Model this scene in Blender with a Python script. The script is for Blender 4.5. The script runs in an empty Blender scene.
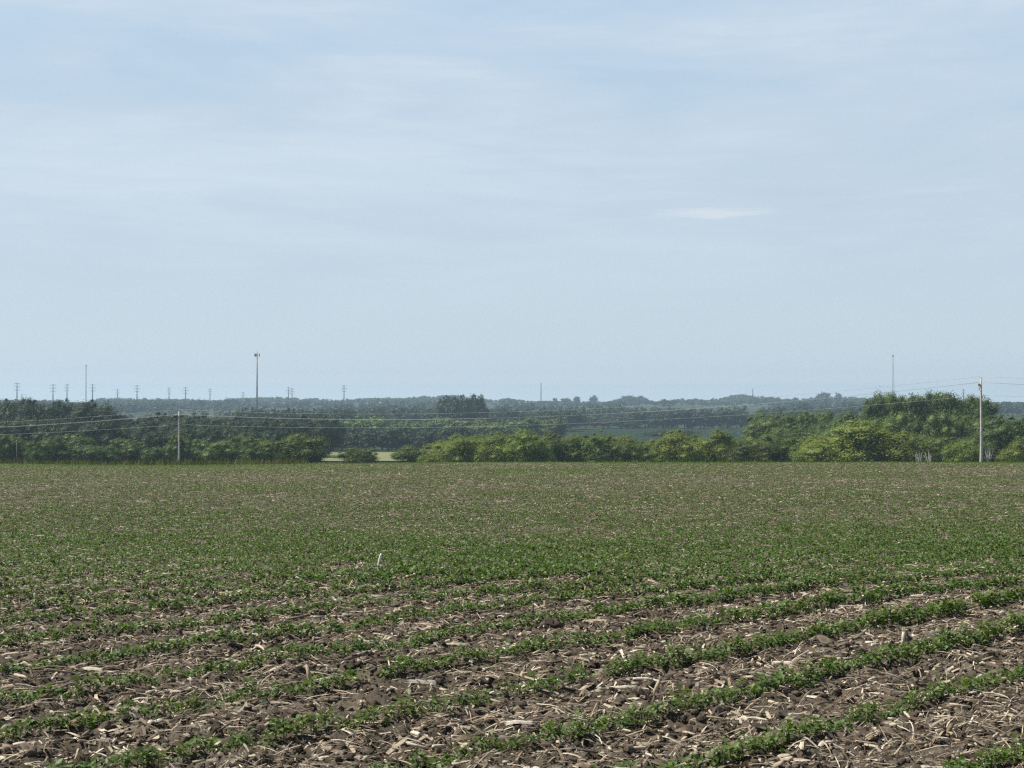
import bpy, math, random
import numpy as np
from mathutils import Vector

rng = np.random.default_rng(11)
random.seed(11)
scene = bpy.context.scene
COL = scene.collection
PI = math.pi

# ------------------------------------------------------------------ camera
EYE = 1.52
F = 1500.0
PITCH = math.atan(16.0 / F)
cam_d = bpy.data.cameras.new('camera')
cam_d.sensor_width = 36.0
cam_d.lens = 36.0 * F / 1024.0
cam_d.clip_start = 0.05
cam_d.clip_end = 30000.0
cam = bpy.data.objects.new('camera', cam_d)
COL.objects.link(cam)
cam.location = (0, 0, EYE)
cam.rotation_euler = (PI / 2 + PITCH, 0, 0)
scene.camera = cam


def px_dir(px, py):
    a, b = (px - 512.0) / F, (384.0 - py) / F
    c, s = math.cos(PITCH), math.sin(PITCH)
    return np.array((a, c - b * s, s + b * c))


def at(px, dist):
    """world x for a photo column at distance dist"""
    return (px - 512.0) / F * dist


def z_for(py, dist):
    d = px_dir(512, py)
    return EYE + d[2] / d[1] * dist


# ------------------------------------------------------------------ noise and terrain
def _hash(ix, iy, seed):
    h = (ix.astype(np.int64) * 374761393 + iy.astype(np.int64) * 668265263 + seed * 1442695041) & 0xFFFFFFFF
    h = ((h ^ (h >> 13)) * 1274126177) & 0xFFFFFFFF
    h = (h ^ (h >> 16)) & 0xFFFFFFFF
    return h.astype(np.float64) / 4294967295.0


def vnoise(x, y, seed=0):
    x = np.asarray(x, float); y = np.asarray(y, float)
    ix, iy = np.floor(x), np.floor(y)
    fx, fy = x - ix, y - iy
    fx = fx * fx * (3 - 2 * fx); fy = fy * fy * (3 - 2 * fy)
    a = _hash(ix, iy, seed); b = _hash(ix + 1, iy, seed)
    c = _hash(ix, iy + 1, seed); d = _hash(ix + 1, iy + 1, seed)
    return (a + (b - a) * fx) * (1 - fy) + (c + (d - c) * fx) * fy


def fbm(x, y, seed=0, octs=3):
    s, a, t = 0.0, 1.0, 0.0
    for o in range(octs):
        s = s + a * vnoise(x * 2 ** o, y * 2 ** o, seed + o)
        t += a; a *= 0.5
    return s / t


KN = np.array([(-9000, -1.5), (-40, -1.5), (0, -1.52), (7, -1.53), (11.6, -1.58), (13, -1.635), (14.6, -1.74), (20, -2.10), (28, -2.52), (36, -2.76), (48, -3.0), (60, -3.19), (75, -3.45),
               (88, -3.78), (100, -4.3), (130, -5.75), (190, -8.75), (300, -13.9), (350, -15.8), (500, -19.4), (600, -21.6),
               (750, -23.2), (900, -23.8), (1300, -21.5), (1600, -18.0), (2200, -12.5), (3000, -7.5), (3400, -7.0), (4200, -16.0), (9000, -40.0)])
_kx, _ky = KN[:, 0], KN[:, 1]
_d = np.diff(_ky) / np.diff(_kx)
_m = np.zeros(len(_kx))
for i in range(1, len(_kx) - 1):
    h0, h1 = _kx[i] - _kx[i - 1], _kx[i + 1] - _kx[i]
    _m[i] = (_d[i - 1] * h1 + _d[i] * h0) / (h0 + h1)


def profile(y):
    y = np.clip(y, _kx[0], _kx[-1] - 1e-6)
    i = np.clip(np.searchsorted(_kx, y, side='right') - 1, 0, len(_kx) - 2)
    h = _kx[i + 1] - _kx[i]
    t = (y - _kx[i]) / h
    return ((2 * t ** 3 - 3 * t ** 2 + 1) * _ky[i] + (t ** 3 - 2 * t ** 2 + t) * h * _m[i]
            + (-2 * t ** 3 + 3 * t ** 2) * _ky[i + 1] + (t ** 3 - t ** 2) * h * _m[i + 1])


def sstep(a, b, x):
    t = np.clip((x - a) / (b - a), 0, 1)
    return t * t * (3 - 2 * t)


def base_h(x, y):
    x = np.asarray(x, float); y = np.asarray(y, float)
    z = profile(y) + EYE
    z = z + sstep(18, 50, y) * 0.42 * (fbm(x / 22.0, y / 30.0, 5, 2) - 0.5)
    z = z + sstep(1300, 2200, y) * 7.0 * (fbm(x / 420.0, y / 700.0, 9, 3) - 0.5)
    return z


def micro(x, y):
    r = np.hypot(x, y)
    a = 1.0 - 0.75 * sstep(25, 60, r)
    a = a * (1 - sstep(95, 105, r))
    clod = np.abs(vnoise(x * 9.0, y * 9.0, 21) - 0.5) * 2
    clod2 = np.abs(vnoise(x * 21.0, y * 21.0, 22) - 0.5) * 2
    return a * (0.05 * (fbm(x * 1.6, y * 1.6, 20, 2) - 0.5) + 0.055 * (0.5 - clod) + 0.036 * (0.5 - clod2) + 0.018 * (vnoise(x * 41, y * 41, 23) - 0.5) + 0.012 * (vnoise(x * 83, y * 83, 24) - 0.5))


def ground_h(x, y):
    return base_h(x, y) + micro(x, y)


def gh(x, y):
    return float(ground_h(np.array([x]), np.array([y]))[0])


def hit(px, py):
    """where the sight line of a photo pixel meets the field"""
    d = px_dir(px, py)
    t, prev = 3.0, 3.0
    while t < 140:
        if EYE + d[2] * t < base_h(d[0] * t, d[1] * t):
            lo, hi = prev, t
            for _ in range(30):
                m = (lo + hi) / 2
                if EYE + d[2] * m < base_h(d[0] * m, d[1] * m): hi = m
                else: lo = m
            return d[0] * hi, d[1] * hi
        prev = t; t *= 1.02
    return d[0] * 80, d[1] * 80


# ------------------------------------------------------------------ object helpers
def tag(o, label=None, cat=None, group=None, kind=None):
    if label: o['label'] = label
    if cat: o['category'] = cat
    if group: o['group'] = group
    if kind: o['kind'] = kind
    return o


def mesh_np(name, V, faces, mat, smooth=False):
    me = bpy.data.meshes.new(name)
    V = np.asarray(V, np.float32).reshape(-1, 3)
    faces = [np.asarray(f, np.int32) for f in faces if len(f)]
    me.vertices.add(len(V)); me.vertices.foreach_set('co', V.ravel())
    nl = sum(f.size for f in faces); nf = sum(len(f) for f in faces)
    me.loops.add(nl); me.polygons.add(nf)
    me.loops.foreach_set('vertex_index', np.concatenate([f.ravel() for f in faces]))
    tot = np.concatenate([np.full(len(f), f.shape[1], np.int32) for f in faces])
    me.polygons.foreach_set('loop_start', np.concatenate([[0], np.cumsum(tot)[:-1]]).astype(np.int32))
    me.update(calc_edges=True)
    me.validate()
    if smooth:
        me.polygons.foreach_set('use_smooth', np.ones(nf, bool))
    if mat: me.materials.append(mat)
    return me


def link(name, me, parent=None, loc=None, rot=None, sc=None):
    o = bpy.data.objects.new(name, me)
    COL.objects.link(o)
    if parent: o.parent = parent
    if loc is not None: o.location = loc
    if rot is not None: o.rotation_euler = rot
    if sc is not None: o.scale = sc if hasattr(sc, '__len__') else (sc,) * 3
    return o


def empty(name, loc, rz=0.0, sc=None):
    o = bpy.data.objects.new(name, None)
    o.empty_display_size = 0.3
    COL.objects.link(o)
    o.location = loc; o.rotation_euler = (0, 0, rz)
    if sc is not None: o.scale = sc if hasattr(sc, '__len__') else (sc,) * 3
    return o


class MB:
    """collects simple shapes into one mesh"""
    def __init__(self):
        self.v = []; self.f3 = []; self.f4 = []; self.n = 0

    def add(self, V, f3=(), f4=()):
        V = np.asarray(V, float).reshape(-1, 3)
        if len(f3): self.f3.append(np.asarray(f3, int) + self.n)
        if len(f4): self.f4.append(np.asarray(f4, int) + self.n)
        self.v.append(V); self.n += len(V)

    def tube(self, pts, radii, seg=8, caps=True):
        pts = np.asarray(pts, float); k = len(pts)
        radii = np.broadcast_to(np.asarray(radii, float), (k,))
        V = []
        for i in range(k):
            t = pts[min(i + 1, k - 1)] - pts[max(i - 1, 0)]
            t = t / (np.linalg.norm(t) + 1e-12)
            ref = np.array((0, 0, 1.0)) if abs(t[2]) < 0.9 else np.array((1.0, 0, 0))
            a = np.cross(ref, t); a /= np.linalg.norm(a); b = np.cross(t, a)
            for j in range(seg):
                an = 2 * PI * j / seg
                V.append(pts[i] + radii[i] * (math.cos(an) * a + math.sin(an) * b))
        q = [(i * seg + j, i * seg + (j + 1) % seg, (i + 1) * seg + (j + 1) % seg, (i + 1) * seg + j) for i in range(k - 1) for j in range(seg)]
        t3 = []
        if caps:
            V.append(pts[0]); V.append(pts[-1]); c0, c1 = k * seg, k * seg + 1
            t3 = [(c0, (j + 1) % seg, j) for j in range(seg)] + [(c1, (k - 1) * seg + j, (k - 1) * seg + (j + 1) % seg) for j in range(seg)]
        self.add(V, t3, q)
        return self

    def box(self, c, s, ax=None):
        c = np.asarray(c, float); s = np.asarray(s, float) / 2
        ax = np.eye(3) if ax is None else np.asarray(ax, float)
        V = [c + sx * s[0] * ax[0] + sy * s[1] * ax[1] + sz * s[2] * ax[2] for sz in (-1, 1) for sy in (-1, 1) for sx in (-1, 1)]
        self.add(V, (), [(0, 2, 3, 1), (4, 5, 7, 6), (0, 1, 5, 4), (2, 6, 7, 3), (0, 4, 6, 2), (1, 3, 7, 5)])
        return self

    def mesh(self, name, mat, smooth=False):
        return mesh_np(name, np.concatenate(self.v), [np.concatenate(x) for x in (self.f3, self.f4) if x], mat, smooth)


# ------------------------------------------------------------------ materials
def new_mat(name):
    m = bpy.data.materials.new(name); m.use_nodes = True
    nt = m.node_tree; nt.nodes.clear()
    out = nt.nodes.new('ShaderNodeOutputMaterial')
    return m, nt, out


def N(nt, typ, **kw):
    n = nt.nodes.new(typ)
    for k, v in kw.items():
        if k in n.inputs: n.inputs[k].default_value = v
        else: setattr(n, k, v)
    return n


def ramp(nt, stops, interp='LINEAR'):
    n = nt.nodes.new('ShaderNodeValToRGB')
    cr = n.color_ramp; cr.interpolation = interp
    while len(cr.elements) < len(stops): cr.elements.new(0.5)
    for e, (p, c) in zip(cr.elements, stops):
        e.position = p; e.color = (*c, 1)
    return n


def noise(nt, scale, detail=3.0, rough=0.55, coord='Object', vec=None):
    n = nt.nodes.new('ShaderNodeTexNoise')
    n.inputs['Scale'].default_value = scale; n.inputs['Detail'].default_value = detail; n.inputs['Roughness'].default_value = rough
    if vec is None:
        tc = nt.nodes.new('ShaderNodeTexCoord'); vec = tc.outputs[coord]
    nt.links.new(vec, n.inputs['Vector'])
    return n


def mixc(nt, a, b, f, mode='MIX'):
    n = nt.nodes.new('ShaderNodeMix'); n.data_type = 'RGBA'; n.blend_type = mode
    for sock, v in ((n.inputs[6], a), (n.inputs[7], b), (n.inputs[0], f)):
        if hasattr(v, 'is_output'): nt.links.new(v, sock)
        elif hasattr(v, '__len__'): sock.default_value = (*v, 1)
        else: sock.default_value = v
    return n.outputs[2]


def foliage_mat(name, dark, mid, light, trans=0.35, vary=0.25, rough=0.6, spec=0.25):
    m, nt, out = new_mat(name)
    geo = N(nt, 'ShaderNodeNewGeometry'); oi = N(nt, 'ShaderNodeObjectInfo')
    r = ramp(nt, [(0.0, dark), (0.5, mid), (1.0, light)])
    nt.links.new(geo.outputs['Random Per Island'], r.inputs[0])
    hsv = N(nt, 'ShaderNodeHueSaturation')
    mr = N(nt, 'ShaderNodeMapRange'); mr.inputs['To Min'].default_value = 1 - vary; mr.inputs['To Max'].default_value = 1 + vary
    nt.links.new(oi.outputs['Random'], mr.inputs['Value'])
    nt.links.new(mr.outputs[0], hsv.inputs['Value'])
    mul = N(nt, 'ShaderNodeMath', operation='MULTIPLY_ADD'); mul.inputs[1].default_value = 7.31; mul.inputs[2].default_value = 0.0
    fr = N(nt, 'ShaderNodeMath', operation='FRACT')
    nt.links.new(oi.outputs['Random'], mul.inputs[0]); nt.links.new(mul.outputs[0], fr.inputs[0])
    mh = N(nt, 'ShaderNodeMapRange'); mh.inputs['To Min'].default_value = 0.485; mh.inputs['To Max'].default_value = 0.515
    nt.links.new(fr.outputs[0], mh.inputs['Value']); nt.links.new(mh.outputs[0], hsv.inputs['Hue'])
    nt.links.new(r.outputs[0], hsv.inputs['Color'])
    p = N(nt, 'ShaderNodeBsdfPrincipled', Roughness=rough)
    p.inputs['Specular IOR Level'].default_value = spec
    nt.links.new(hsv.outputs[0], p.inputs['Base Color'])
    tr = N(nt, 'ShaderNodeBsdfTranslucent')
    tint = mixc(nt, hsv.outputs[0], (1.15, 1.25, 0.45), 1.0, 'MULTIPLY')
    nt.links.new(tint, tr.inputs['Color'])
    mx = N(nt, 'ShaderNodeMixShader'); mx.inputs[0].default_value = trans
    nt.links.new(p.outputs[0], mx.inputs[1]); nt.links.new(tr.outputs[0], mx.inputs[2])
    nt.links.new(mx.outputs[0], out.inputs['Surface'])
    return m


def simple_mat(name, c1, c2, scale=20.0, rough=0.8, metal=0.0, bump=0.0, spec=0.3):
    m, nt, out = new_mat(name)
    n = noise(nt, scale, 4)
    r = ramp(nt, [(0.3, c1), (0.7, c2)])
    nt.links.new(n.outputs[0], r.inputs[0])
    p = N(nt, 'ShaderNodeBsdfPrincipled', Roughness=rough, Metallic=metal)
    p.inputs['Specular IOR Level'].default_value = spec
    nt.links.new(r.outputs[0], p.inputs['Base Color'])
    if bump:
        b = N(nt, 'ShaderNodeBump', Strength=bump); b.inputs['Distance'].default_value = 0.02
        nt.links.new(n.outputs[0], b.inputs['Height']); nt.links.new(b.outputs[0], p.inputs['Normal'])
    nt.links.new(p.outputs[0], out.inputs['Surface'])
    return m


def island_mat(name, stops, rough=0.75, trans=0.0, grain=60.0):
    m, nt, out = new_mat(name)
    geo = N(nt, 'ShaderNodeNewGeometry'); oi = N(nt, 'ShaderNodeObjectInfo')
    ad = N(nt, 'ShaderNodeMath', operation='ADD'); fr = N(nt, 'ShaderNodeMath', operation='FRACT')
    nt.links.new(geo.outputs['Random Per Island'], ad.inputs[0]); nt.links.new(oi.outputs['Random'], ad.inputs[1])
    nt.links.new(ad.outputs[0], fr.inputs[0])
    r = ramp(nt, stops)
    nt.links.new(fr.outputs[0], r.inputs[0])
    n = noise(nt, grain, 3)
    rr = ramp(nt, [(0.25, (0.62, 0.60, 0.58)), (0.75, (1.15, 1.15, 1.15))])
    nt.links.new(n.outputs[0], rr.inputs[0])
    c = mixc(nt, r.outputs[0], rr.outputs[0], 1.0, 'MULTIPLY')
    p = N(nt, 'ShaderNodeBsdfPrincipled', Roughness=rough)
    p.inputs['Specular IOR Level'].default_value = 0.3
    nt.links.new(c, p.inputs['Base Color'])
    if trans:
        tr = N(nt, 'ShaderNodeBsdfTranslucent'); nt.links.new(c, tr.inputs['Color'])
        mx = N(nt, 'ShaderNodeMixShader'); mx.inputs[0].default_value = trans
        nt.links.new(p.outputs[0], mx.inputs[1]); nt.links.new(tr.outputs[0], mx.inputs[2])
        nt.links.new(mx.outputs[0], out.inputs['Surface'])
    else:
        nt.links.new(p.outputs[0], out.inputs['Surface'])
    return m


M = {}
M['seedling'] = foliage_mat('seedling_leaf', (0.052, 0.092, 0.019), (0.086, 0.136, 0.028), (0.138, 0.192, 0.054), trans=0.3, vary=0.15, rough=0.5, spec=0.3)
M['stem'] = simple_mat('seedling_stem', (0.10, 0.14, 0.05), (0.16, 0.18, 0.08), 60)
M['willow'] = foliage_mat('willow_leaf', (0.115, 0.158, 0.030), (0.170, 0.218, 0.040), (0.225, 0.270, 0.058), trans=0.36, vary=0.14)
M['olive'] = foliage_mat('shrub_leaf', (0.066, 0.100, 0.026), (0.100, 0.138, 0.034), (0.142, 0.178, 0.048), trans=0.34, vary=0.2)
M['green'] = foliage_mat('tree_leaf', (0.058, 0.100, 0.026), (0.096, 0.147, 0.037), (0.136, 0.187, 0.050), trans=0.25, vary=0.22)
M['dark'] = foliage_mat('dark_tree_leaf', (0.019, 0.036, 0.018), (0.032, 0.055, 0.023), (0.052, 0.080, 0.030), trans=0.25, vary=0.22)
M['far'] = foliage_mat('far_tree_leaf', (0.026, 0.045, 0.022), (0.046, 0.068, 0.030), (0.07, 0.095, 0.040), trans=0.3, vary=0.2)
M['bark'] = simple_mat('bark', (0.09, 0.075, 0.06), (0.17, 0.15, 0.125), 6, bump=0.5)
M['dead_wood'] = simple_mat('dead_stems', (0.30, 0.28, 0.25), (0.42, 0.40, 0.36), 4)
M['pole_wood'] = simple_mat('weathered_pole_wood', (0.40, 0.37, 0.33), (0.60, 0.57, 0.52), 3, bump=0.2)
M['arm_wood'] = simple_mat('dark_crossarm_wood', (0.07, 0.06, 0.055), (0.12, 0.105, 0.09), 5)
M['porcelain'] = simple_mat('porcelain', (0.55, 0.55, 0.55), (0.7, 0.7, 0.7), 9, rough=0.25)
M['stake'] = simple_mat('white_stake', (0.70, 0.68, 0.62), (0.80, 0.78, 0.72), 30, rough=0.6)
M['wire'] = simple_mat('aluminium_wire', (0.42, 0.43, 0.44), (0.52, 0.53, 0.54), 2, rough=0.5, metal=0.0)
M['steel'] = simple_mat('weathered_steel', (0.05, 0.052, 0.056), (0.08, 0.082, 0.086), 1.0, rough=0.6)
M['galv'] = simple_mat('galvanised_steel', (0.20, 0.225, 0.25), (0.27, 0.295, 0.32), 1.0, rough=0.5)
RES = [(0.0, (0.11, 0.082, 0.058)), (0.22, (0.19, 0.142, 0.098)), (0.42, (0.31, 0.240, 0.163)), (0.55, (0.28, 0.25, 0.205)), (0.70, (0.50, 0.415, 0.285)), (0.87, (0.64, 0.555, 0.41)), (1.0, (0.76, 0.69, 0.56))]
M['residue'] = island_mat('corn_residue', RES, trans=0.12)
M['pale_residue'] = island_mat('pale_corn_stalk', [(0.0, (0.46, 0.37, 0.25)), (0.5, (0.58, 0.50, 0.37)), (1.0, (0.70, 0.64, 0.53))], trans=0.05)
M['brown_residue'] = island_mat('brown_corn_stalk', [(0.0, (0.24, 0.15, 0.08)), (0.5, (0.32, 0.22, 0.13)), (1.0, (0.38, 0.28, 0.18))], trans=0.05)
M['grey_residue'] = island_mat('grey_corn_husk', [(0.0, (0.27, 0.26, 0.25)), (1.0, (0.40, 0.39, 0.37))], trans=0.1)
M['clod'] = island_mat('soil_clod', [(0.0, (0.045, 0.036, 0.026)), (0.6, (0.080, 0.064, 0.047)), (1.0, (0.16, 0.130, 0.098))], rough=0.95, grain=35)
M['grass'] = foliage_mat('field_edge_grass', (0.06, 0.08, 0.03), (0.10, 0.12, 0.045), (0.17, 0.17, 0.08), trans=0.3, vary=0.0)


def soil_mat():
    m, nt, out = new_mat('field_soil')
    tc = N(nt, 'ShaderNodeTexCoord')
    n1 = noise(nt, 1.3, 5, 0.6, vec=tc.outputs['Object'])
    n2 = noise(nt, 26, 5, 0.65, vec=tc.outputs['Object'])
    r1 = ramp(nt, [(0.3, (0.060, 0.049, 0.036)), (0.52, (0.090, 0.074, 0.055)), (0.75, (0.145, 0.121, 0.092))])
    nt.links.new(n1.outputs[0], r1.inputs[0])
    r2 = ramp(nt, [(0.3, (0.55, 0.54, 0.53)), (0.7, (1.3, 1.28, 1.25))])
    nt.links.new(n2.outputs[0], r2.inputs[0])
    c = mixc(nt, r1.outputs[0], r2.outputs[0], 1.0, 'MULTIPLY')
    # fine chopped stalk flecks pressed into the soil
    mp = N(nt, 'ShaderNodeMapping'); mp.inputs['Rotation'].default_value = (0, 0, 0.6); mp.inputs['Scale'].default_value = (22, 60, 1)
    nt.links.new(tc.outputs['Object'], mp.inputs[0])
    vo = N(nt, 'ShaderNodeTexVoronoi', feature='F1'); vo.inputs['Scale'].default_value = 1.0
    nt.links.new(mp.outputs[0], vo.inputs['Vector'])
    lt = N(nt, 'ShaderNodeMath', operation='LESS_THAN'); lt.inputs[1].default_value = 0.24
    nt.links.new(vo.outputs['Distance'], lt.inputs[0])
    sp = N(nt, 'ShaderNodeSeparateColor'); nt.links.new(vo.outputs['Color'], sp.inputs[0])
    gt = N(nt, 'ShaderNodeMath', operation='GREATER_THAN'); gt.inputs[1].default_value = 0.55
    nt.links.new(sp.outputs[0], gt.inputs[0])
    mm = N(nt, 'ShaderNodeMath', operation='MULTIPLY'); nt.links.new(lt.outputs[0], mm.inputs[0]); nt.links.new(gt.outputs[0], mm.inputs[1])
    fr = ramp(nt, [(0.0, (0.20, 0.15, 0.11)), (1.0, (0.42, 0.34, 0.25))]); nt.links.new(sp.outputs[1], fr.inputs[0])
    c = mixc(nt, c, fr.outputs[0], mm.outputs[0])
    p = N(nt, 'ShaderNodeBsdfPrincipled', Roughness=0.95); p.inputs['Specular IOR Level'].default_value = 0.15
    nt.links.new(c, p.inputs['Base Color'])
    b = N(nt, 'ShaderNodeBump', Strength=0.8); b.inputs['Distance'].default_value = 0.012
    nt.links.new(n2.outputs[0], b.inputs['Height']); nt.links.new(b.outputs[0], p.inputs['Normal'])
    nt.links.new(p.outputs[0], out.inputs['Surface'])
    return m


def land_mat(name, stops, scale):
    m, nt, out = new_mat(name)
    n = noise(nt, scale, 6, 0.6)
    r = ramp(nt, stops); nt.links.new(n.outputs[0], r.inputs[0])
    p = N(nt, 'ShaderNodeBsdfPrincipled', Roughness=0.95); p.inputs['Specular IOR Level'].default_value = 0.1
    nt.links.new(r.outputs[0], p.inputs['Base Color'])
    nt.links.new(p.outputs[0], out.inputs['Surface'])
    return m


M['soil'] = soil_mat()
M['valley'] = land_mat('valley_grass', [(0.3, (0.03, 0.045, 0.02)), (0.55, (0.042, 0.058, 0.026)), (0.75, (0.065, 0.075, 0.036))], 0.012)
M['meadow'] = land_mat('meadow_grass', [(0.3, (0.15, 0.17, 0.075)), (0.55, (0.19, 0.20, 0.095)), (0.75, (0.23, 0.225, 0.12))], 0.05)
M['far_crop'] = land_mat('far_crop', [(0.3, (0.008, 0.022, 0.007)), (0.7, (0.012, 0.030, 0.010))], 0.02)


# ------------------------------------------------------------------ ground sheets
def polar(name, rs, ths, hfun, mat, smooth=True):
    R, T = np.meshgrid(rs, ths, indexing='ij')
    X, Y = R * np.sin(T), R * np.cos(T)
    Z = hfun(X.ravel(), Y.ravel())
    V = np.stack([X.ravel(), Y.ravel(), Z], 1)
    a, b = len(rs), len(ths)
    i, j = np.meshgrid(np.arange(a - 1), np.arange(b - 1), indexing='ij')
    q = np.stack([i * b + j, i * b + j + 1, (i + 1) * b + j + 1, (i + 1) * b + j], -1).reshape(-1, 4)[:, ::-1]
    o = link(name, mesh_np(name, V, [q], mat, smooth))
    return tag(o, kind='structure')


fine = np.radians(np.linspace(-25, 25, 380))
coarse = np.radians(np.linspace(25, 335, 60))
ths = np.concatenate([fine, coarse[1:]])
rs = np.concatenate([np.geomspace(0.3, 4.6, 30)[:-1], np.geomspace(4.6, 32, 760)[:-1], np.geomspace(32, 118, 260)])
polar('crop_field', rs, ths, lambda x, y: ground_h(x, y) - 1.2 * sstep(104, 118, np.hypot(x, y)), M['soil'])
ths2 = np.concatenate([np.radians(np.linspace(-30, 30, 260)), np.radians(np.linspace(30, 330, 60))[1:]])
rs2 = np.concatenate([np.geomspace(101, 900, 120)[:-1], np.geomspace(900, 9000, 160)])
polar('valley_ground', rs2, ths2, lambda x, y: base_h(x, y) - 0.15, M['valley'])


def patch(name, x0, x1, y0, y1, mat, lift, skew=0.0, label=None):
    xs, ys = np.linspace(x0, x1, 40), np.linspace(y0, y1, 30)
    Y, X = np.meshgrid(ys, xs, indexing='ij')
    X = X + skew * (Y - y0)
    Z = base_h(X, Y) + lift
    V = np.stack([X.ravel(), Y.ravel(), Z.ravel()], 1)
    i, j = np.meshgrid(np.arange(29), np.arange(39), indexing='ij')
    q = np.stack([i * 40 + j, i * 40 + j + 1, (i + 1) * 40 + j + 1, (i + 1) * 40 + j], -1).reshape(-1, 4)
    return tag(link(name, mesh_np(name, V, [q], mat, True)), kind='structure')


patch('meadow', at(300, 540), at(425, 540), 440, 625, M['meadow'], 0.25)
patch('far_field', at(560, 1000), at(760, 1200), 820, 1160, M['far_crop'], 0.5)

# ------------------------------------------------------------------ crop rows
TH = math.radians(45.0)
ROWDIR = np.array((math.sin(TH), math.cos(TH)))
ROWN = np.array((math.cos(TH), -math.sin(TH)))
PITCHROW = 0.82
hx, hy = hit(520, 752)
U0 = hx * ROWN[0] + hy * ROWN[1]
HALF = math.tan(math.radians(24.0))


def row_points(rmin, rmax, step, jit):
    pts, rows = [], []
    kmin = int((-rmax * 1.2 - U0) / PITCHROW); kmax = int((rmax * 0.7 - U0) / PITCHROW)
    for k in range(kmin, kmax + 1):
        u = U0 + k * PITCHROW
        n = int(2.6 * rmax / step)
        v = -0.6 * rmax + (np.arange(n) + rng.random(n)) * step
        uu = u + 0.03 * np.sin(v * 0.35 + k * 1.7) + rng.normal(0, jit, n)
        P = uu[:, None] * ROWN + v[:, None] * ROWDIR
        r = P[:, 1]
        ok = (r > rmin) & (r <= rmax) & (np.abs(P[:, 0]) < HALF * r + 0.6)
        if ok.any():
            pts.append(P[ok]); rows.append(np.full(ok.sum(), k))
    return np.concatenate(pts), np.concatenate(rows)


def leaves(base, yaw, pitch, L, W, fold=0.18, roll=None):
    """pointed oval leaves with a folded midrib; one island each"""
    n = len(yaw)
    d = np.stack([np.sin(yaw) * np.cos(pitch), np.cos(yaw) * np.cos(pitch), np.sin(pitch)], 1)
    s = np.stack([np.cos(yaw), -np.sin(yaw), np.zeros(n)], 1)
    u = np.cross(s, d)
    if roll is not None:
        c, sn = np.cos(roll)[:, None], np.sin(roll)[:, None]
        s, u = s * c + u * sn, u * c - s * sn
    L, W = L[:, None], W[:, None]
    b = base
    m = base + d * L * 0.5
    t = base + d * L - np.array((0, 0, 1.0)) * L * 0.12
    l1 = base + d * L * 0.42 - s * W * 0.5 + u * W * fold
    r1 = base + d * L * 0.42 + s * W * 0.5 + u * W * fold
    V = np.stack([b, l1, r1, m, t], 1).reshape(-1, 3)
    o = (np.arange(n) * 5)[:, None]
    f = np.concatenate([o + np.array([[0, 3, 1]]), o + np.array([[0, 2, 3]]), o + np.array([[1, 3, 4]]), o + np.array([[3, 2, 4]])], 0)
    return V, f


def plant_leaves(P, Z, H, nl, ls=1.0):
    """leaf set for many seedlings at P (n,2) on heights Z, plant height H"""
    n = len(P)
    idx = np.repeat(np.arange(n), nl)
    k = np.tile(np.arange(nl), n)
    y0 = rng.random(n) * 2 * PI
    yaw = y0[idx] + k * (2 * PI / nl) * 1.9 + rng.normal(0, 0.4, len(idx))
    frac = 0.55 + 0.45 * (k / max(nl - 1, 1)) + rng.normal(0, 0.08, len(idx))
    h = H[idx] * np.clip(frac - 0.28 * (rng.random(len(idx)) < 0.4), 0.25, 1.1)
    rad = H[idx] * rng.uniform(0.05, 0.42, len(idx))
    base = np.stack([P[idx, 0] + np.sin(yaw) * rad, P[idx, 1] + np.cos(yaw) * rad, Z[idx] + h * 0.92], 1)
    pitch = rng.normal(0.18, 0.5, len(idx))
    L = H[idx] * rng.uniform(0.24, 0.46, len(idx)) * ls
    W = L * rng.uniform(0.60, 0.82, len(idx))
    return leaves(base, yaw, pitch, L, W, roll=rng.normal(0, 0.3, len(idx)))


NEAR = 1.0


def vigour(x, y):
    """how large the seedlings stand: full in the hollow, stunted on the far rise"""
    r = np.hypot(x, y)
    v = 1.0 + 0.50 * sstep(7.5, 12.0, r) * NEAR + 0.08 * sstep(11, 14, r) * (1 - NEAR) - 0.27 * sstep(22, 60, r)
    return v * (0.82 + 0.36 * fbm(x / 3.5, y / 3.5, 40, 2)) * (0.95 + 0.45 * (fbm(x / 11.0, y / 7.0, 44, 3) - 0.5))


# near seedlings: 300 of them are objects of their own
Pn, Kn = row_points(5.0, 15.0, 0.023, 0.017)
keep = (rng.random(len(Pn)) < 0.93) & (vnoise(Pn[:, 0] * 2.1, Pn[:, 1] * 2.1, 50) > 0.06)
Pn, Kn = Pn[keep], Kn[keep]
zc = ground_h(Pn[:, 0], Pn[:, 1])
Hn = 0.073 * vigour(Pn[:, 0], Pn[:, 1]) * rng.uniform(0.75, 1.2, len(Pn))
dz = (zc - EYE)
# photo row of each plant base
py_ = 384 + F * (math.sin(PITCH) * Pn[:, 1] - math.cos(PITCH) * dz) / (math.cos(PITCH) * Pn[:, 1] + math.sin(PITCH) * dz)
px_ = 512 + F * Pn[:, 0] / Pn[:, 1]
inside = (px_ > 3) & (px_ < 1021) & (py_ < 772)
order = np.argsort(np.where(inside, -Hn / Pn[:, 1], 1e9))
own = order[:300]
ORD = ['first', 'second', 'third', 'fourth', 'fifth', 'sixth', 'seventh', 'eighth', 'ninth', 'tenth', 'eleventh', 'twelfth', 'thirteenth', 'fourteenth']
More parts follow.
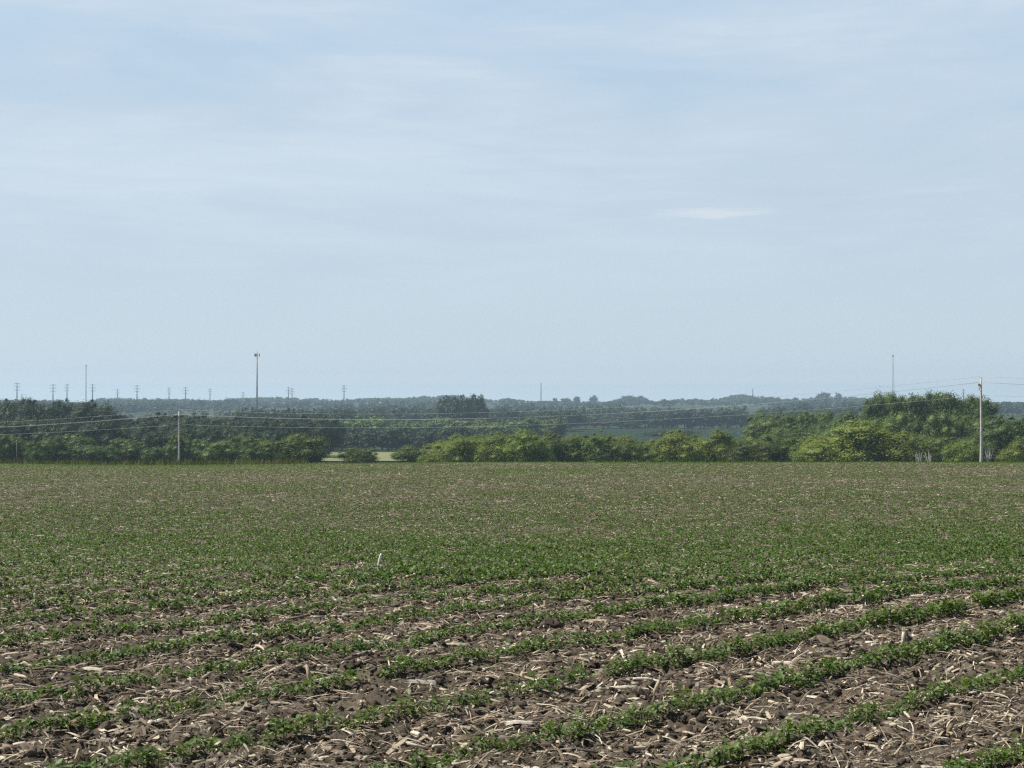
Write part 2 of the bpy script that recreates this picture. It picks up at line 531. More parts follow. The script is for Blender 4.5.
# crop rows are counted from the lower right corner of the field
kbase = max(int(k) for k, a in zip(Kn, inside) if a)
protos = []
for s in range(14):
    H = np.array([0.1]); P0 = np.zeros((1, 2)); Z0 = np.zeros(1)
    V, f = plant_leaves(P0, Z0, H, int(rng.integers(11, 16)))
    lm = mesh_np('leaves', V, [f], M['seedling'], True)
    mb = MB()
    bend = rng.normal(0, 0.006, 2)
    mb.tube([(0, 0, -0.02), (bend[0], bend[1], 0.04), (0, 0, 0.092)], [0.0028, 0.0024, 0.0015], 5)
    for q in range(4):
        a = rng.random() * 2 * PI; z0 = 0.05 + 0.012 * q
        mb.tube([(0, 0, z0), (math.sin(a) * 0.014, math.cos(a) * 0.014, z0 + 0.012), (math.sin(a) * 0.028, math.cos(a) * 0.028, z0 + 0.016)], 0.0011, 4, False)
    protos.append((lm, mb.mesh('stem', M['stem'], True)))
for i in own:
    k = kbase - int(Kn[i])
    lm, sm = protos[int(rng.integers(len(protos)))]
    e = empty('crop_seedling', (Pn[i, 0], Pn[i, 1], zc[i]), rng.random() * 2 * PI, float(Hn[i] / 0.1))
    tag(e, f'young green crop seedling in the {ORD[min(k, 13)]} planted row from the lower right corner', 'seedling', f'seedlings of the {ORD[min(k, 13)]} planted row')
    link('leaves', lm, e); link('stem', sm, e)
NEAR = 0.0
rest = np.setdiff1d(np.arange(len(Pn)), own)
SV, SF, off = [], [], 0


def push(V, f):
    global off
    SV.append(V); SF.append(f + off); off += len(V)


push(*plant_leaves(Pn[rest], zc[rest], Hn[rest], 13))
for (r0, r1, step, nl, jit, ls) in ((15.0, 24.0, 0.023, 10, 0.032, 1.0), (24.0, 34.0, 0.026, 9, 0.036, 1.06), (34.0, 48.0, 0.029, 8, 0.04, 1.12), (48.0, 70.0, 0.034, 7, 0.045, 1.22), (70.0, 103.0, 0.042, 6, 0.05, 1.38)):
    P, K = row_points(r0, r1, step, jit)
    thin = vnoise(P[:, 0] * 1.1, P[:, 1] * 1.1, 51) > 0.10 + 0.10 * sstep(30, 60, P[:, 1])
    P = P[thin]
    Z = ground_h(P[:, 0], P[:, 1])
    H = 0.098 * vigour(P[:, 0], P[:, 1]) * rng.uniform(0.7, 1.2, len(P))
    push(*plant_leaves(P, Z, H, nl, ls))
o = link('crop_seedlings', mesh_np('crop_seedlings', np.concatenate(SV), [np.concatenate(SF)], M['seedling'], True))
tag(o, 'green crop seedlings running in rows across the whole field', 'crop', kind='stuff')


# ------------------------------------------------------------------ corn residue
def scatter(r0, r1, dens):
    area = HALF * (r1 * r1 - r0 * r0)
    n = int(area * dens)
    y = np.sqrt(rng.uniform(r0 * r0, r1 * r1, n))
    x = rng.uniform(-1, 1, n) * HALF * y
    return np.stack([x, y], 1)


def in_row(P):
    u = (P @ ROWN - U0) / PITCHROW
    return np.abs(u - np.round(u)) * PITCHROW


def strips(P, L, W, lift, arch=0.25):
    """curled strips, three cross sections each, one island each"""
    n = len(P)
    yaw = rng.random(n) * 2 * PI
    al = rng.random(n) < 0.45
    yaw = np.where(al, math.pi / 2 - TH + PI / 2 * 0 + rng.normal(TH, 0.55, n), yaw)
    d = np.stack([np.sin(yaw), np.cos(yaw)], 1); s = np.stack([d[:, 1], -d[:, 0]], 1)
    tilt = rng.normal(0, 0.22, n); roll = rng.normal(0, 0.55, n)
    bend = rng.normal(0, 0.18, n)
    out = []
    for t in (-0.5, -0.15, 0.2, 0.5):
        c = P + d * (t * L)[:, None] + s * (bend * L * (t * t - 0.1))[:, None]
        z0 = ground_h(c[:, 0], c[:, 1]) if t in (-0.5, 0.5) else None
        out.append((c, z0, t))
    za, zb = out[0][1], out[-1][1]
    V = []
    for c, _, t in out:
        z = za + (zb - za) * (t + 0.5) + lift + t * L * tilt * 0.5 + arch * L * (0.25 - t * t) * rng.uniform(0.2, 1.0, n) * 0.8 + 0.004
        wv = W * (1 - 0.35 * abs(t)) * rng.uniform(0.7, 1.1, n)
        rl = roll * (1 + t)
        for sg in (-1, 1):
            xy = c + s * (sg * wv * 0.5 * np.cos(rl))[:, None]
            V.append(np.concatenate([xy, (z + sg * wv * 0.5 * np.sin(rl))[:, None]], 1))
    V = np.stack(V, 1).reshape(-1, 3)
    o = (np.arange(n) * 8)[:, None]
    f = np.concatenate([o + np.array([[2 * a, 2 * a + 1, 2 * a + 3, 2 * a + 2]]) for a in range(3)], 0)
    return V, f


def sticks(P, L, R, lift):
    """broken stalk lengths as five-sided rods"""
    n = len(P)
    yaw = rng.random(n) * 2 * PI
    al = rng.random(n) < 0.5
    yaw = np.where(al, TH + rng.normal(0, 0.5, n), yaw)
    pt = rng.normal(0, 0.16, n)
    d = np.stack([np.sin(yaw) * np.cos(pt), np.cos(yaw) * np.cos(pt), np.sin(pt)], 1)
    s = np.stack([np.cos(yaw), -np.sin(yaw), np.zeros(n)], 1); u = np.cross(s, d)
    c0 = np.concatenate([P, (ground_h(P[:, 0], P[:, 1]) + lift)[:, None]], 1)
    V = []
    for t in (-0.5, 0.5):
        for j in range(5):
            a = 2 * PI * j / 5
            V.append(c0 + d * (t * L)[:, None] + (s * math.cos(a) + u * math.sin(a)) * R[:, None])
    V = np.stack(V, 1).reshape(-1, 3)
    o = (np.arange(n) * 10)[:, None]
    f = np.concatenate([o + np.array([[j, (j + 1) % 5, 5 + (j + 1) % 5, 5 + j]]) for j in range(5)], 0)
    t3 = np.concatenate([o + np.array([[0, 2, 1]]), o + np.array([[0, 3, 2]]), o + np.array([[0, 4, 3]]),
                         o + np.array([[5, 6, 7]]), o + np.array([[5, 7, 8]]), o + np.array([[5, 8, 9]])], 0)
    return V, f, t3


RV, R4, R3, roff = [], [], [], 0


def rpush(V, f4, f3=None):
    global roff
    RV.append(V); R4.append(f4 + roff)
    if f3 is not None: R3.append(f3 + roff)
    roff += len(V)


for (r0, r1, ds, dk, k) in ((5.0, 15.0, 1000, 110, 1.0), (15.0, 32.0, 330, 60, 1.15), (32.0, 60.0, 170, 28, 1.35), (60.0, 103.0, 95, 15, 1.6)):
    P = scatter(r0, r1, ds)
    P = P[(rng.random(len(P)) < np.where(in_row(P) < 0.07, 0.45, 1.0)) & (fbm(P[:, 0] * 1.3, P[:, 1] * 1.3, 60, 3) > 0.26 + 0.18 * rng.random(len(P)))]
    n = len(P)
    L = k * 0.017 * np.exp(rng.normal(0.30, 0.70, n)); W = np.clip(L * rng.uniform(0.10, 0.40, n), 0.003 * k, 0.022 * k)
    L = np.clip(L, 0.012, 0.16)
    rpush(*strips(P, L, W, 0.004 + rng.random(n) * 0.010))
    P = scatter(r0, r1, dk)
    P = P[rng.random(len(P)) < np.where(in_row(P) < 0.08, 0.35, 1.0) * (1 - 0.2 * sstep(12.5, 15, P[:, 1]) * (1 - sstep(24, 32, P[:, 1])))]
    n = len(P)
    L = k * 0.045 * np.exp(rng.normal(0.1, 0.5, n)); R = k * rng.uniform(0.0025, 0.0085, n)
    rpush(*sticks(P, np.clip(L, 0.02, 0.22), R, 0.006 + R))
    P = scatter(r0, r1, dk * 3.2)   # long thin leaf shreds
    P = P[(rng.random(len(P)) < np.where(in_row(P) < 0.08, 0.3, 1.0)) & (fbm(P[:, 0] * 1.4, P[:, 1] * 1.4, 63, 2) > 0.38)]
    n = len(P)
    rpush(*strips(P, k * rng.uniform(0.05, 0.15, n), k * rng.uniform(0.003, 0.008, n), 0.008 + rng.random(n) * 0.012, 0.4))
o = link('corn_residue', mesh_np('corn_residue', np.concatenate(RV), [np.concatenate(R4), np.concatenate(R3)], M['residue']))
tag(o, 'chopped pale corn residue littering the soil between the rows', 'crop residue', kind='stuff')


# ---- larger residue pieces, each a thing
def stalk_mesh(L, R, mat, seed, split=False):
    g = np.random.default_rng(seed)
    mb = MB(); seg = 10
    k = 9
    ts = np.linspace(-0.5, 0.5, k)
    pts = np.stack([g.normal(0, 0.02) * L * ts ** 2 * 4, ts * L, 0.03 * L * np.sin(ts * 3 + g.random() * 3)], 1)
    rad = R * (1 + 0.18 * (np.abs(ts - g.uniform(-0.3, 0.3)) < 0.07)) * g.uniform(0.92, 1.08, k)
    if not split:
        mb.tube(pts, rad, seg)
        # frayed end fibres
        for _ in range(5):
            a = g.random() * 2 * PI; sg = 1 if g.random() < 0.5 else -1
            b = pts[-1] if sg > 0 else pts[0]
            b = b + np.array((math.cos(a), 0, math.sin(a))) * R * 0.7
            mb.tube([b, b + np.array((math.cos(a) * R * 0.6, sg * L * 0.08, math.sin(a) * R * 0.6))], [R * 0.22, R * 0.05], 4)
    else:  # stalk split lengthwise: a shell
        a = np.linspace(-1.5, 1.5, 8)
        V = []
        for rr in (1.0, 0.72):
            for i in range(k):
                for an in a:
                    V.append(pts[i] + np.array((math.sin(an), 0, math.cos(an))) * rad[i] * rr * g.uniform(0.95, 1.05))
        na = 8; q = []
        for l in range(2):
            for i in range(k - 1):
                for j in range(na - 1):
                    w = (l * k * na + i * na + j, l * k * na + i * na + j + 1, l * k * na + (i + 1) * na + j + 1, l * k * na + (i + 1) * na + j)
                    q.append(w if l == 0 else w[::-1])
        o2 = k * na
        for i in range(k - 1):
            for j in (0, na - 1):
                q.append((i * na + j, (i + 1) * na + j, o2 + (i + 1) * na + j, o2 + i * na + j))
        for j in range(na - 1):
            for i in (0, k - 1):
                q.append((i * na + j, i * na + j + 1, o2 + i * na + j + 1, o2 + i * na + j))
        mb.add(V, (), q)
    return mb.mesh('corn_stalk', mat, True)


def husk_mesh(L, W, mat, seed):
    g = np.random.default_rng(seed)
    k, m = 12, 5
    t = np.linspace(-0.5, 0.5, k)
    cx = g.normal(0, 0.25) * L * t ** 2 + 0.05 * L * np.sin(t * 7 + g.random() * 6)
    cz = np.abs(0.10 * L * np.sin(t * g.uniform(4, 8) + g.random() * 6))
    tw = g.normal(0, 0.5) + g.normal(0, 1.2) * t
    wid = W * np.sqrt(np.clip(1 - (2 * t) ** 2 * 0.9, 0.05, 1))
    V = []
    for lay in (0, 1):
        for i in range(k):
            for j in range(m):
                s = j / (m - 1) - 0.5
                cup = (0.25 - s * s) * wid[i] * 0.9
                x = s * wid[i]
                V.append((cx[i] + x * math.cos(tw[i]) - cup * math.sin(tw[i]), t[i] * L, cz[i] + x * math.sin(tw[i]) + cup * math.cos(tw[i]) - lay * 0.0012))
    q = []
    for i in range(k - 1):
        for j in range(m - 1):
            a = i * m + j
            q.append((a, a + 1, a + m + 1, a + m)); b = a + k * m
            q.append((b, b + m, b + m + 1, b + 1))
    MBx = MB(); MBx.add(V, (), q)
    return MBx.mesh('corn_husk', mat, True)


def stub_mesh(H, R, mat, seed):
    """rooted stalk stub: short upright stalk with brace roots and a slanted torn top"""
    g = np.random.default_rng(seed)
    mb = MB()
    lean = g.normal(0, 0.25, 2)
    mb.tube([(0, 0, -0.03), (lean[0] * H * 0.4, lean[1] * H * 0.4, H * 0.4), (lean[0] * H, lean[1] * H, H)], [R * 1.25, R, R * 0.85], 9)
    for q in range(5):
        a = g.random() * 2 * PI
        mb.tube([(0, 0, H * 0.3), (math.cos(a) * R * 2, math.sin(a) * R * 2, H * 0.12), (math.cos(a) * R * 3.2, math.sin(a) * R * 3.2, -0.02)], [R * 0.2, R * 0.16, R * 0.1], 4)
    for q in range(3):
        a = g.random() * 2 * PI
        b = np.array((lean[0] * H + math.cos(a) * R * 0.7, lean[1] * H + math.sin(a) * R * 0.7, H))
        mb.tube([b, b + np.array((math.cos(a) * R, math.sin(a) * R, H * 0.3))], [R * 0.3, R * 0.06], 4)
    return mb.mesh('corn_stub', mat, True)


def place_lying(me, name, px, py, ang, label, cat, group=None, lift=0.012, tilt=0.0):
    x, y = hit(px, py)
    o = link(name, me, None, (x, y, gh(x, y) + lift), (tilt, random.uniform(-0.3, 0.3), ang))
    return tag(o, label, cat, group)


def ground_len(px, py, wpx):
    x, y = hit(px, py)
    return wpx * y / F


AX = -PI / 2   # a stalk mesh lies along its own y axis; this turns it to run across the view
GR = 'large corn stalk pieces lying in the field'
heroes = [
    # px, py, width px, radius cm, heading offset, material, split, label
    (519, 733, 30, 1.2, 0.05, 'pale_residue', True, 'pale split corn stalk with dark gap beneath, above the widest seedling clump'),
    (621, 699, 32, 0.9, 0.02, 'pale_residue', True, 'long cream corn stalk lying level just above the second planted row'),
    (638, 753, 18, 0.9, 0.2, 'pale_residue', False, 'short pale stalk at the bottom edge with one end raised'),
    (512, 710, 20, 0.9, 0.35, 'pale_residue', True, 'pale forked stalk lying slantwise below a seedling row'),
    (93, 677, 22, 1.3, -0.1, 'pale_residue', True, 'broad cream stalk shell lying by itself near the field left edge'),
    (130, 762, 32, 1.3, -0.05, 'pale_residue', True, 'long pale stalk at the bottom left among dark clods'),
    (162, 706, 26, 1.0, 0.3, 'pale_residue', False, 'slanted tan stalk crossing dark soil beside a pair of stubs'),
    (116, 716, 16, 0.9, -0.9, 'pale_residue', False, 'steep short stalk leaning towards the viewer on dark soil'),
    (275, 594, 26, 1.5, 0.02, 'pale_residue', True, 'lone cream stalk on the first bare strip beyond the green rows'),
    (246, 670, 24, 0.9, 0.5, 'residue', False, 'thin tan stalk resting slantwise against a clod'),
    (595, 625, 26, 1.5, 0.15, 'pale_residue', True, 'wide pale stalk shell lying on a bare strip near the field middle'),
    (572, 609, 34, 0.9, 0.03, 'pale_residue', False, 'very long thin stalk on the far bare strip'),
    (643, 690, 20, 0.9, 0.1, 'pale_residue', False, 'whitish stalk lying level beside an upright stub'),
    (783, 664, 26, 1.1, -0.25, 'pale_residue', True, 'bright white stalk shell sloping down to the right'),
    (857, 678, 20, 1.0, 0.0, 'pale_residue', True, 'short white stalk flush against a planted row'),
    (757, 723, 24, 0.9, -0.35, 'pale_residue', False, 'bleached stalk sloping right on brown litter'),
    (774, 709, 13, 0.9, -0.6, 'pale_residue', False, 'stubby white stalk sloping right above the bleached one'),
    (832, 718, 32, 0.7, -0.08, 'brown_residue', False, 'long orange brown stick lying level beside a seedling row'),
    (855, 735, 15, 1.0, 0.0, 'pale_residue', True, 'yellowish stalk chip under the right hand planted row'),
    (425, 690, 38, 1.6, -0.12, 'grey_residue', True, 'grey weathered stalk shell, widest of the grey pieces'),
    (472, 668, 18, 1.5, -0.8, 'grey_residue', True, 'grey stalk shell pointing towards the viewer'),
    (416, 738, 17, 1.0, -0.7, 'pale_residue', False, 'pale stalk stump pointing towards the viewer near bottom middle'),
    (980, 735, 34, 0.6, -0.4, 'residue', False, 'long thin tan stalk in the litter mat at the right edge'),
    (960, 748, 26, 0.6, 0.1, 'brown_residue', False, 'brown stalk in the litter mat at the right edge'),
]
for h, (px, py, w, rc, an, mt, sp, lab) in enumerate(heroes):
    L = ground_len(px, py, w)
    me = stalk_mesh(L, rc / 100.0, M[mt], 100 + h, sp)
    place_lying(me, 'corn_stalk', px, py, AX + an * 1.5, lab, 'corn stalk', GR, lift=rc / 100.0 + 0.006)
stubs = [
    (181, 654, 0.09, 'pale_residue', 'upright pale stalk stub standing in the left bare strip'),
    (653, 699, 0.08, 'pale_residue', 'upright cream stub beside the whitish level stalk'),
    (903, 650, 0.07, 'pale_residue', 'small upright stub at the edge of a right hand row'),
    (585, 597, 0.085, 'brown_residue', 'dark upright stub on the farthest bare strip'),
    (310, 682, 0.10, 'residue', 'splayed stub with spread roots on the dark strip'),
    (945, 738, 0.07, 'residue', 'short torn stub in the litter mat at the right edge'),
    (531, 622, 0.10, 'residue', 'tan tufted stub standing above the middle rows'),
    (545, 612, 0.08, 'residue', 'small tufted stub beyond the tan one'),
    (37, 610, 0.09, 'pale_residue', 'pale upright stub at the far left strip'),
    (925, 582, 0.09, 'pale_residue', 'lone pale upright stub in the smooth green band on the right'),
]
for h, (px, py, H, mt, lab) in enumerate(stubs):
    x, y = hit(px, py)
    o = link('corn_stub', stub_mesh(H, 0.011 if H < 0.15 else 0.014, M[mt], 300 + h), None, (x, y, gh(x, y)), (0, 0, h * 1.3))
    tag(o, lab, 'corn stub', 'upright corn stubs in the field')

# white stake in the crop
x, y = hit(378, 572)
mb = MB()
ts = np.linspace(0, 1, 9)
hs = 20 * math.hypot(x, y) / F
mb.tube([(0.16 * hs * t ** 2.2, 0, -0.03 + (hs + 0.03) * (t - 0.02 * t * t)) for t in ts], [0.015, 0.015, 0.015, 0.015, 0.014, 0.014, 0.013, 0.012, 0.009], 8)
o = link('marker_stake', mb.mesh('marker_stake', M['stake'], True), None, (x, y, gh(x, y)))
tag(o, 'white bent stake standing alone in the green crop', 'stake')

# random larger pieces as individuals
kinds = []
for s in range(10):
    kinds.append(('corn_stalk', stalk_mesh(0.11, 0.008, M['pale_residue'], 500 + s, s % 2 == 0), 'pale corn stalk piece', 'corn stalk'))
    kinds.append(('corn_stalk', stalk_mesh(0.10, 0.006, M['brown_residue'], 600 + s, False), 'brown corn stalk piece', 'corn stalk'))
    kinds.append(('corn_husk', husk_mesh(0.11, 0.024, M['pale_residue'], 700 + s), 'pale curled corn husk', 'corn husk'))
    kinds.append(('corn_husk', husk_mesh(0.12, 0.028, M['residue'], 800 + s), 'tan crumpled corn husk', 'corn husk'))
cand = scatter(5.6, 13.5, 12)
cpx = 512 + F * cand[:, 0] / cand[:, 1]
cand = cand[(cpx > 0) & (cpx < 1024) & (in_row(cand) > 0.10)]
cand = cand[np.argsort(cand[:, 1])]
n_own = 0
for (x, y) in cand:
    if n_own >= 250: break
    if rng.random() < 0.25: continue
    u = ((np.array((x, y)) @ ROWN) - U0) / PITCHROW
    k = kbase - int(math.floor(u))
    if k < 0: k = 0
    nm, me, what, cat = kinds[int(rng.integers(len(kinds)))]
    yaw = -TH + rng.normal(0, 0.5) if rng.random() < 0.5 else rng.random() * 2 * PI
    o = link(nm, me, None, (x, y, gh(x, y) + 0.010), (rng.normal(0, 0.12), rng.normal(0, 0.4), yaw), float(rng.uniform(0.55, 1.15)))
    tag(o, f'{what} lying in the {ORD[min(k, 13)]} bare strip from the lower right corner', cat, f'{what}s in the {ORD[min(k, 13)]} bare strip')
    n_own += 1

# ------------------------------------------------------------------ soil clods
def ico(sub):
    t = (1 + 5 ** 0.5) / 2
    V = [(-1, t, 0), (1, t, 0), (-1, -t, 0), (1, -t, 0), (0, -1, t), (0, 1, t), (0, -1, -t), (0, 1, -t), (t, 0, -1), (t, 0, 1), (-t, 0, -1), (-t, 0, 1)]
    Fc = [(0, 11, 5), (0, 5, 1), (0, 1, 7), (0, 7, 10), (0, 10, 11), (1, 5, 9), (5, 11, 4), (11, 10, 2), (10, 7, 6), (7, 1, 8), (3, 9, 4), (3, 4, 2), (3, 2, 6), (3, 6, 8), (3, 8, 9), (4, 9, 5), (2, 4, 11), (6, 2, 10), (8, 6, 7), (9, 8, 1)]
    V = [np.array(v, float) / np.linalg.norm(v) for v in V]
    for _ in range(sub):
        cache, nf = {}, []
        def mid(a, b):
            key = (min(a, b), max(a, b))
            if key not in cache:
                m = V[a] + V[b]; V.append(m / np.linalg.norm(m)); cache[key] = len(V) - 1
            return cache[key]
        for a, b, c in Fc:
            ab, bc, ca = mid(a, b), mid(b, c), mid(c, a)
            nf += [(a, ab, ca), (b, bc, ab), (c, ca, bc), (ab, bc, ca)]
        Fc = nf
    return np.array(V), np.array(Fc)


def lumpy(V, seed, amp):
    g = np.random.default_rng(seed)
    out = np.ones(len(V))
    for _ in range(14):
        d = g.normal(0, 1, 3); d /= np.linalg.norm(d)
        out += amp * 0.5 * np.sin(V @ d * g.uniform(2, 9) + g.random() * 6)
    for _ in range(7):   # flat broken faces
        d = g.normal(0, 1, 3); d /= np.linalg.norm(d); c = g.uniform(0.55, 0.85)
        pr = (V @ d) * out
        out = np.where(pr > c, out * c / np.maximum(pr, 1e-6), out)
    out = out * g.uniform(1 - amp * 0.7, 1 + amp * 0.7, len(V)) if len(V) < 100 else out
    return V * out[:, None] * np.array((1.0, g.uniform(0.7, 1.0), g.uniform(0.55, 0.8)))


I1, F1 = ico(1); I3, F3 = ico(3)
CV, CF, coff = [], [], 0
for (r0, r1, dens, smin, smax) in ((5.0, 15.0, 560, 0.005, 0.030), (15.0, 34.0, 80, 0.010, 0.030), (34.0, 70.0, 8, 0.02, 0.05)):
    P = scatter(r0, r1, dens)
    P = P[rng.random(len(P)) < np.where(in_row(P) < 0.08, 0.3, 1.0) * (0.3 + 1.4 * vnoise(P[:, 0] * 1.3, P[:, 1] * 1.3, 70))]
    shapes = np.stack([lumpy(I1, 900 + s, 0.26) for s in range(24)])
    n = len(P)
    sel = rng.integers(24, size=n); S = smin + (smax - smin) * rng.random(n) ** 3
    a = rng.random(n) * 2 * PI; ca, sa = np.cos(a), np.sin(a)
    B = shapes[sel] * S[:, None, None]
    X = B[..., 0] * ca[:, None] - B[..., 1] * sa[:, None] + P[:, 0:1]
    Y = B[..., 0] * sa[:, None] + B[..., 1] * ca[:, None] + P[:, 1:2]
    Z = B[..., 2] + (ground_h(P[:, 0], P[:, 1]) + S * 0.1)[:, None]
    CV.append(np.stack([X, Y, Z], -1).reshape(-1, 3))
    CF.append(((np.arange(n) * len(I1))[:, None, None] + F1[None]).reshape(-1, 3) + coff)
    coff += n * len(I1)
o = link('soil_clods', mesh_np('soil_clods', np.concatenate(CV), [np.concatenate(CF)], M['clod'], False))
tag(o, 'small crumbled dark soil clods between the rows', 'soil', kind='stuff')
cl = [mesh_np('soil_clod', lumpy(I3, 1200 + s, 0.26), [F3], M['clod'], False) for s in range(10)]
big = [(62, 625, 0.075, 'large black clod between two rows at the far left'), (226, 609, 0.06, 'dark clod on the far left strip'), (552, 632, 0.07, 'tall dark clod left of a pale chip on the middle strip'),
       (565, 623, 0.05, 'black clod beside the wide pale stalk shell'), (808, 694, 0.055, 'pale rounded clod alone in the right middle strip'), (895, 680, 0.07, 'dark cracked clod in the right strip'),
       (640, 640, 0.07, 'blocky clod on the strip right of the middle'), (830, 650, 0.075, 'dark ridged clod crowned with dry roots'), (508, 742, 0.06, 'brown clod under the pale split stalk'),
       (795, 622, 0.07, 'rounded clod on the far right strip'), (395, 622, 0.06, 'black clod on the far middle strip'), (560, 576, 0.07, 'dark clod alone in the green band')]
for i, (px, py, s, lab) in enumerate(big):
    x, y = hit(px, py)
    tag(link('soil_clod', cl[i % 10], None, (x, y, gh(x, y) + s * 0.2), (0, 0, i * 2.1), s), lab, 'soil clod', 'large soil clods')
P = scatter(5.7, 14.0, 6)
P = P[(in_row(P) > 0.13) & (np.abs(P[:, 0]) < 0.338 * P[:, 1])]
P = P[np.argsort(P[:, 1])][:140]
for (x, y) in P:
    u = ((np.array((x, y)) @ ROWN) - U0) / PITCHROW
    k = max(0, kbase - int(math.floor(u)))
    s = float(rng.uniform(0.025, 0.05))
    o = link('soil_clod', cl[int(rng.integers(10))], None, (x, y, gh(x, y) + s * 0.2), (0, 0, rng.random() * 6.28), s)
    tag(o, f'brown soil clod lying in the {ORD[min(k, 13)]} bare strip from the lower right corner', 'soil clod', f'soil clods in the {ORD[min(k, 13)]} bare strip')


# ------------------------------------------------------------------ trees
def cards(C, Nrm, S, g, aspect=0.75):
    """leaf sprays: slightly folded rhombic faces"""
    n = len(C)
    Nrm = Nrm / np.linalg.norm(Nrm, axis=1, keepdims=True)
    ref = g.normal(0, 1, (n, 3))
    a = np.cross(Nrm, ref); a /= np.linalg.norm(a, axis=1, keepdims=True) + 1e-9
    b = np.cross(Nrm, a)
    S = S[:, None]
    V = np.stack([C - a * S * 0.5, C - b * S * 0.5 * aspect + Nrm * S * 0.12, C + a * S * 0.5, C + b * S * 0.5 * aspect + Nrm * S * 0.12], 1).reshape(-1, 3)
    f = np.arange(n * 4).reshape(-1, 4)
    return V, f


def crown_cards(seed, kind, ncards, size):
    """crown of unit height (z 0..1), half width about 0.5"""
    g = np.random.default_rng(seed)
    if kind == 'shrub':
        zc, hz, hw, nl, lr = 0.36, 0.56, 0.52, 52, (0.05, 0.19)
    elif kind == 'poplar':
        zc, hz, hw, nl, lr = 0.50, 0.48, 0.36, 44, (0.05, 0.15)
    else:
        zc, hz, hw, nl, lr = 0.52, 0.44, 0.46, 44, (0.06, 0.19)
    if kind == 'far': nl, lr = 7, (0.22, 0.34)
    lobes = []
    for i in range(nl):
        d = g.normal(0, 1, 3); d /= np.linalg.norm(d)
        if d[2] < -0.35 and g.random() < 0.5: d[2] = abs(d[2])
        rr = g.uniform(0.45, 0.92)
        c = np.array((d[0] * hw * rr, d[1] * hw * rr, zc + d[2] * hz * rr))
        if kind == 'poplar' and d[2] > 0:
            c[:2] *= 1 - 0.45 * d[2]
        if c[2] < 0.07: c[2] = g.uniform(0.05, 0.15)
        lobes.append((c, lr[0] + (lr[1] - lr[0]) * g.random() ** 1.4))
    for i in range({'far': 2, 'poplar': 0}.get(kind, 4)):   # leaders that break the outline
        a_ = g.random() * 2 * PI; q_ = g.uniform(0.1, 0.85)
        lobes.append((np.array((math.cos(a_) * hw * q_, math.sin(a_) * hw * q_, zc + hz * (math.sqrt(1 - q_ * q_) * 1.02 + g.uniform(-0.04, 0.07)))), g.uniform(0.035, 0.07)))
    w = np.array([l[1] ** 2 for l in lobes]); w /= w.sum()
    C, Nn, S = [], [], []
    for (c, r), p in zip(lobes, w):
        m = max(4, int(ncards * 0.85 * p))
        d = g.normal(0, 1, (m, 3)); d /= np.linalg.norm(d, axis=1, keepdims=True)
        rad = r * (0.72 + 0.33 * g.random(m) ** 0.7)
        rad = np.where(g.random(m) < 0.16, rad * g.uniform(1.05, 1.7, m), rad)
        C.append(c + d * rad[:, None] * np.array((1, 1, 1.25 if kind == 'shrub' else 1.0)))
        Nn.append(d + g.normal(0, 0.30, (m, 3)) + np.array((0, 0, 0.25)))
        S.append(size * g.uniform(0.6, 1.35, m))
    m = int(ncards * 0.15)
    d = g.normal(0, 1, (m, 3)); d /= np.linalg.norm(d, axis=1, keepdims=True)
    C.append(np.array((0, 0, zc)) + d * g.random((m, 1)) ** 0.4 * np.array((hw, hw, hz)) * 0.85)
    Nn.append(d + g.normal(0, 0.6, (m, 3))); S.append(size * 1.4 * g.uniform(0.7, 1.3, m))
    C = np.concatenate(C); C[:, 2] = np.maximum(C[:, 2], 0.015)
    hwid = np.percentile(np.hypot(C[:, 0], C[:, 1]), 96); ztop = np.percentile(C[:, 2], 99.2)
    fx, fz = 0.5 / hwid, 1.0 / ztop
    C = C * np.array((fx, fx, fz))
    lobes = [(c * np.array((fx, fx, fz)), r) for c, r in lobes]
    V, f4 = cards(C, np.concatenate(Nn), np.concatenate(S), g)
    # opaque core added inside every leaf clump to block light
    K = [V]; f3 = []; o = len(V)
    for c, r in lobes:
        K.append(c + I1 * r * np.array((fx, fx, fz)) * 0.60 * g.uniform(0.6, 1.2, (len(I1), 1))); f3.append(F1 + o); o += len(I1)
    K = np.concatenate(K); K[:, 2] = np.maximum(K[:, 2], 0.0)
    return (K, f4, np.concatenate(f3)), lobes


def trunk_mesh(lobes, seed, kind):
    g = np.random.default_rng(seed)
    mb = MB()
    r0 = 0.022 if kind != 'shrub' else 0.014
    top = 0.72 if kind != 'shrub' else 0.45
    wob = g.normal(0, 0.012, (5, 2)); wob[0] = 0
    pts = [(wob[i][0], wob[i][1], -0.04 + (top + 0.04) * i / 4) for i in range(5)]
    mb.tube(pts, [r0 * 1.5, r0, r0 * 0.8, r0 * 0.55, r0 * 0.25], 8)
    for i in g.choice(len(lobes), min(11, len(lobes)), replace=False):
        c = lobes[i][0]
        z0 = max(0.05, min(top * 0.9, c[2] * 0.55))
        s = np.array((0, 0, z0)); m = (s + c) / 2 + np.array((0, 0, -0.03))
        mb.tube([s, m, c], [r0 * 0.55, r0 * 0.38, r0 * 0.12], 6)
    return mb.mesh('trunk', M['bark'], True)


PROTO = {}


def protos_for(kind, mat, ncards, size, n=5):
    key = (kind, mat, ncards)
    if key not in PROTO:
        L = []
        for s in range(n):
            sd = abs(hash((kind, ncards))) % 1 + 2000 + 37 * s + len(PROTO) * 311
            (V, f4, f3), lobes = crown_cards(sd, kind, ncards, size)
            L.append((mesh_np('crown', V, [f3, f4], M[mat]), trunk_mesh(lobes, sd + 1, kind)))
        PROTO[key] = L
    return PROTO[key]


tree_i = 0


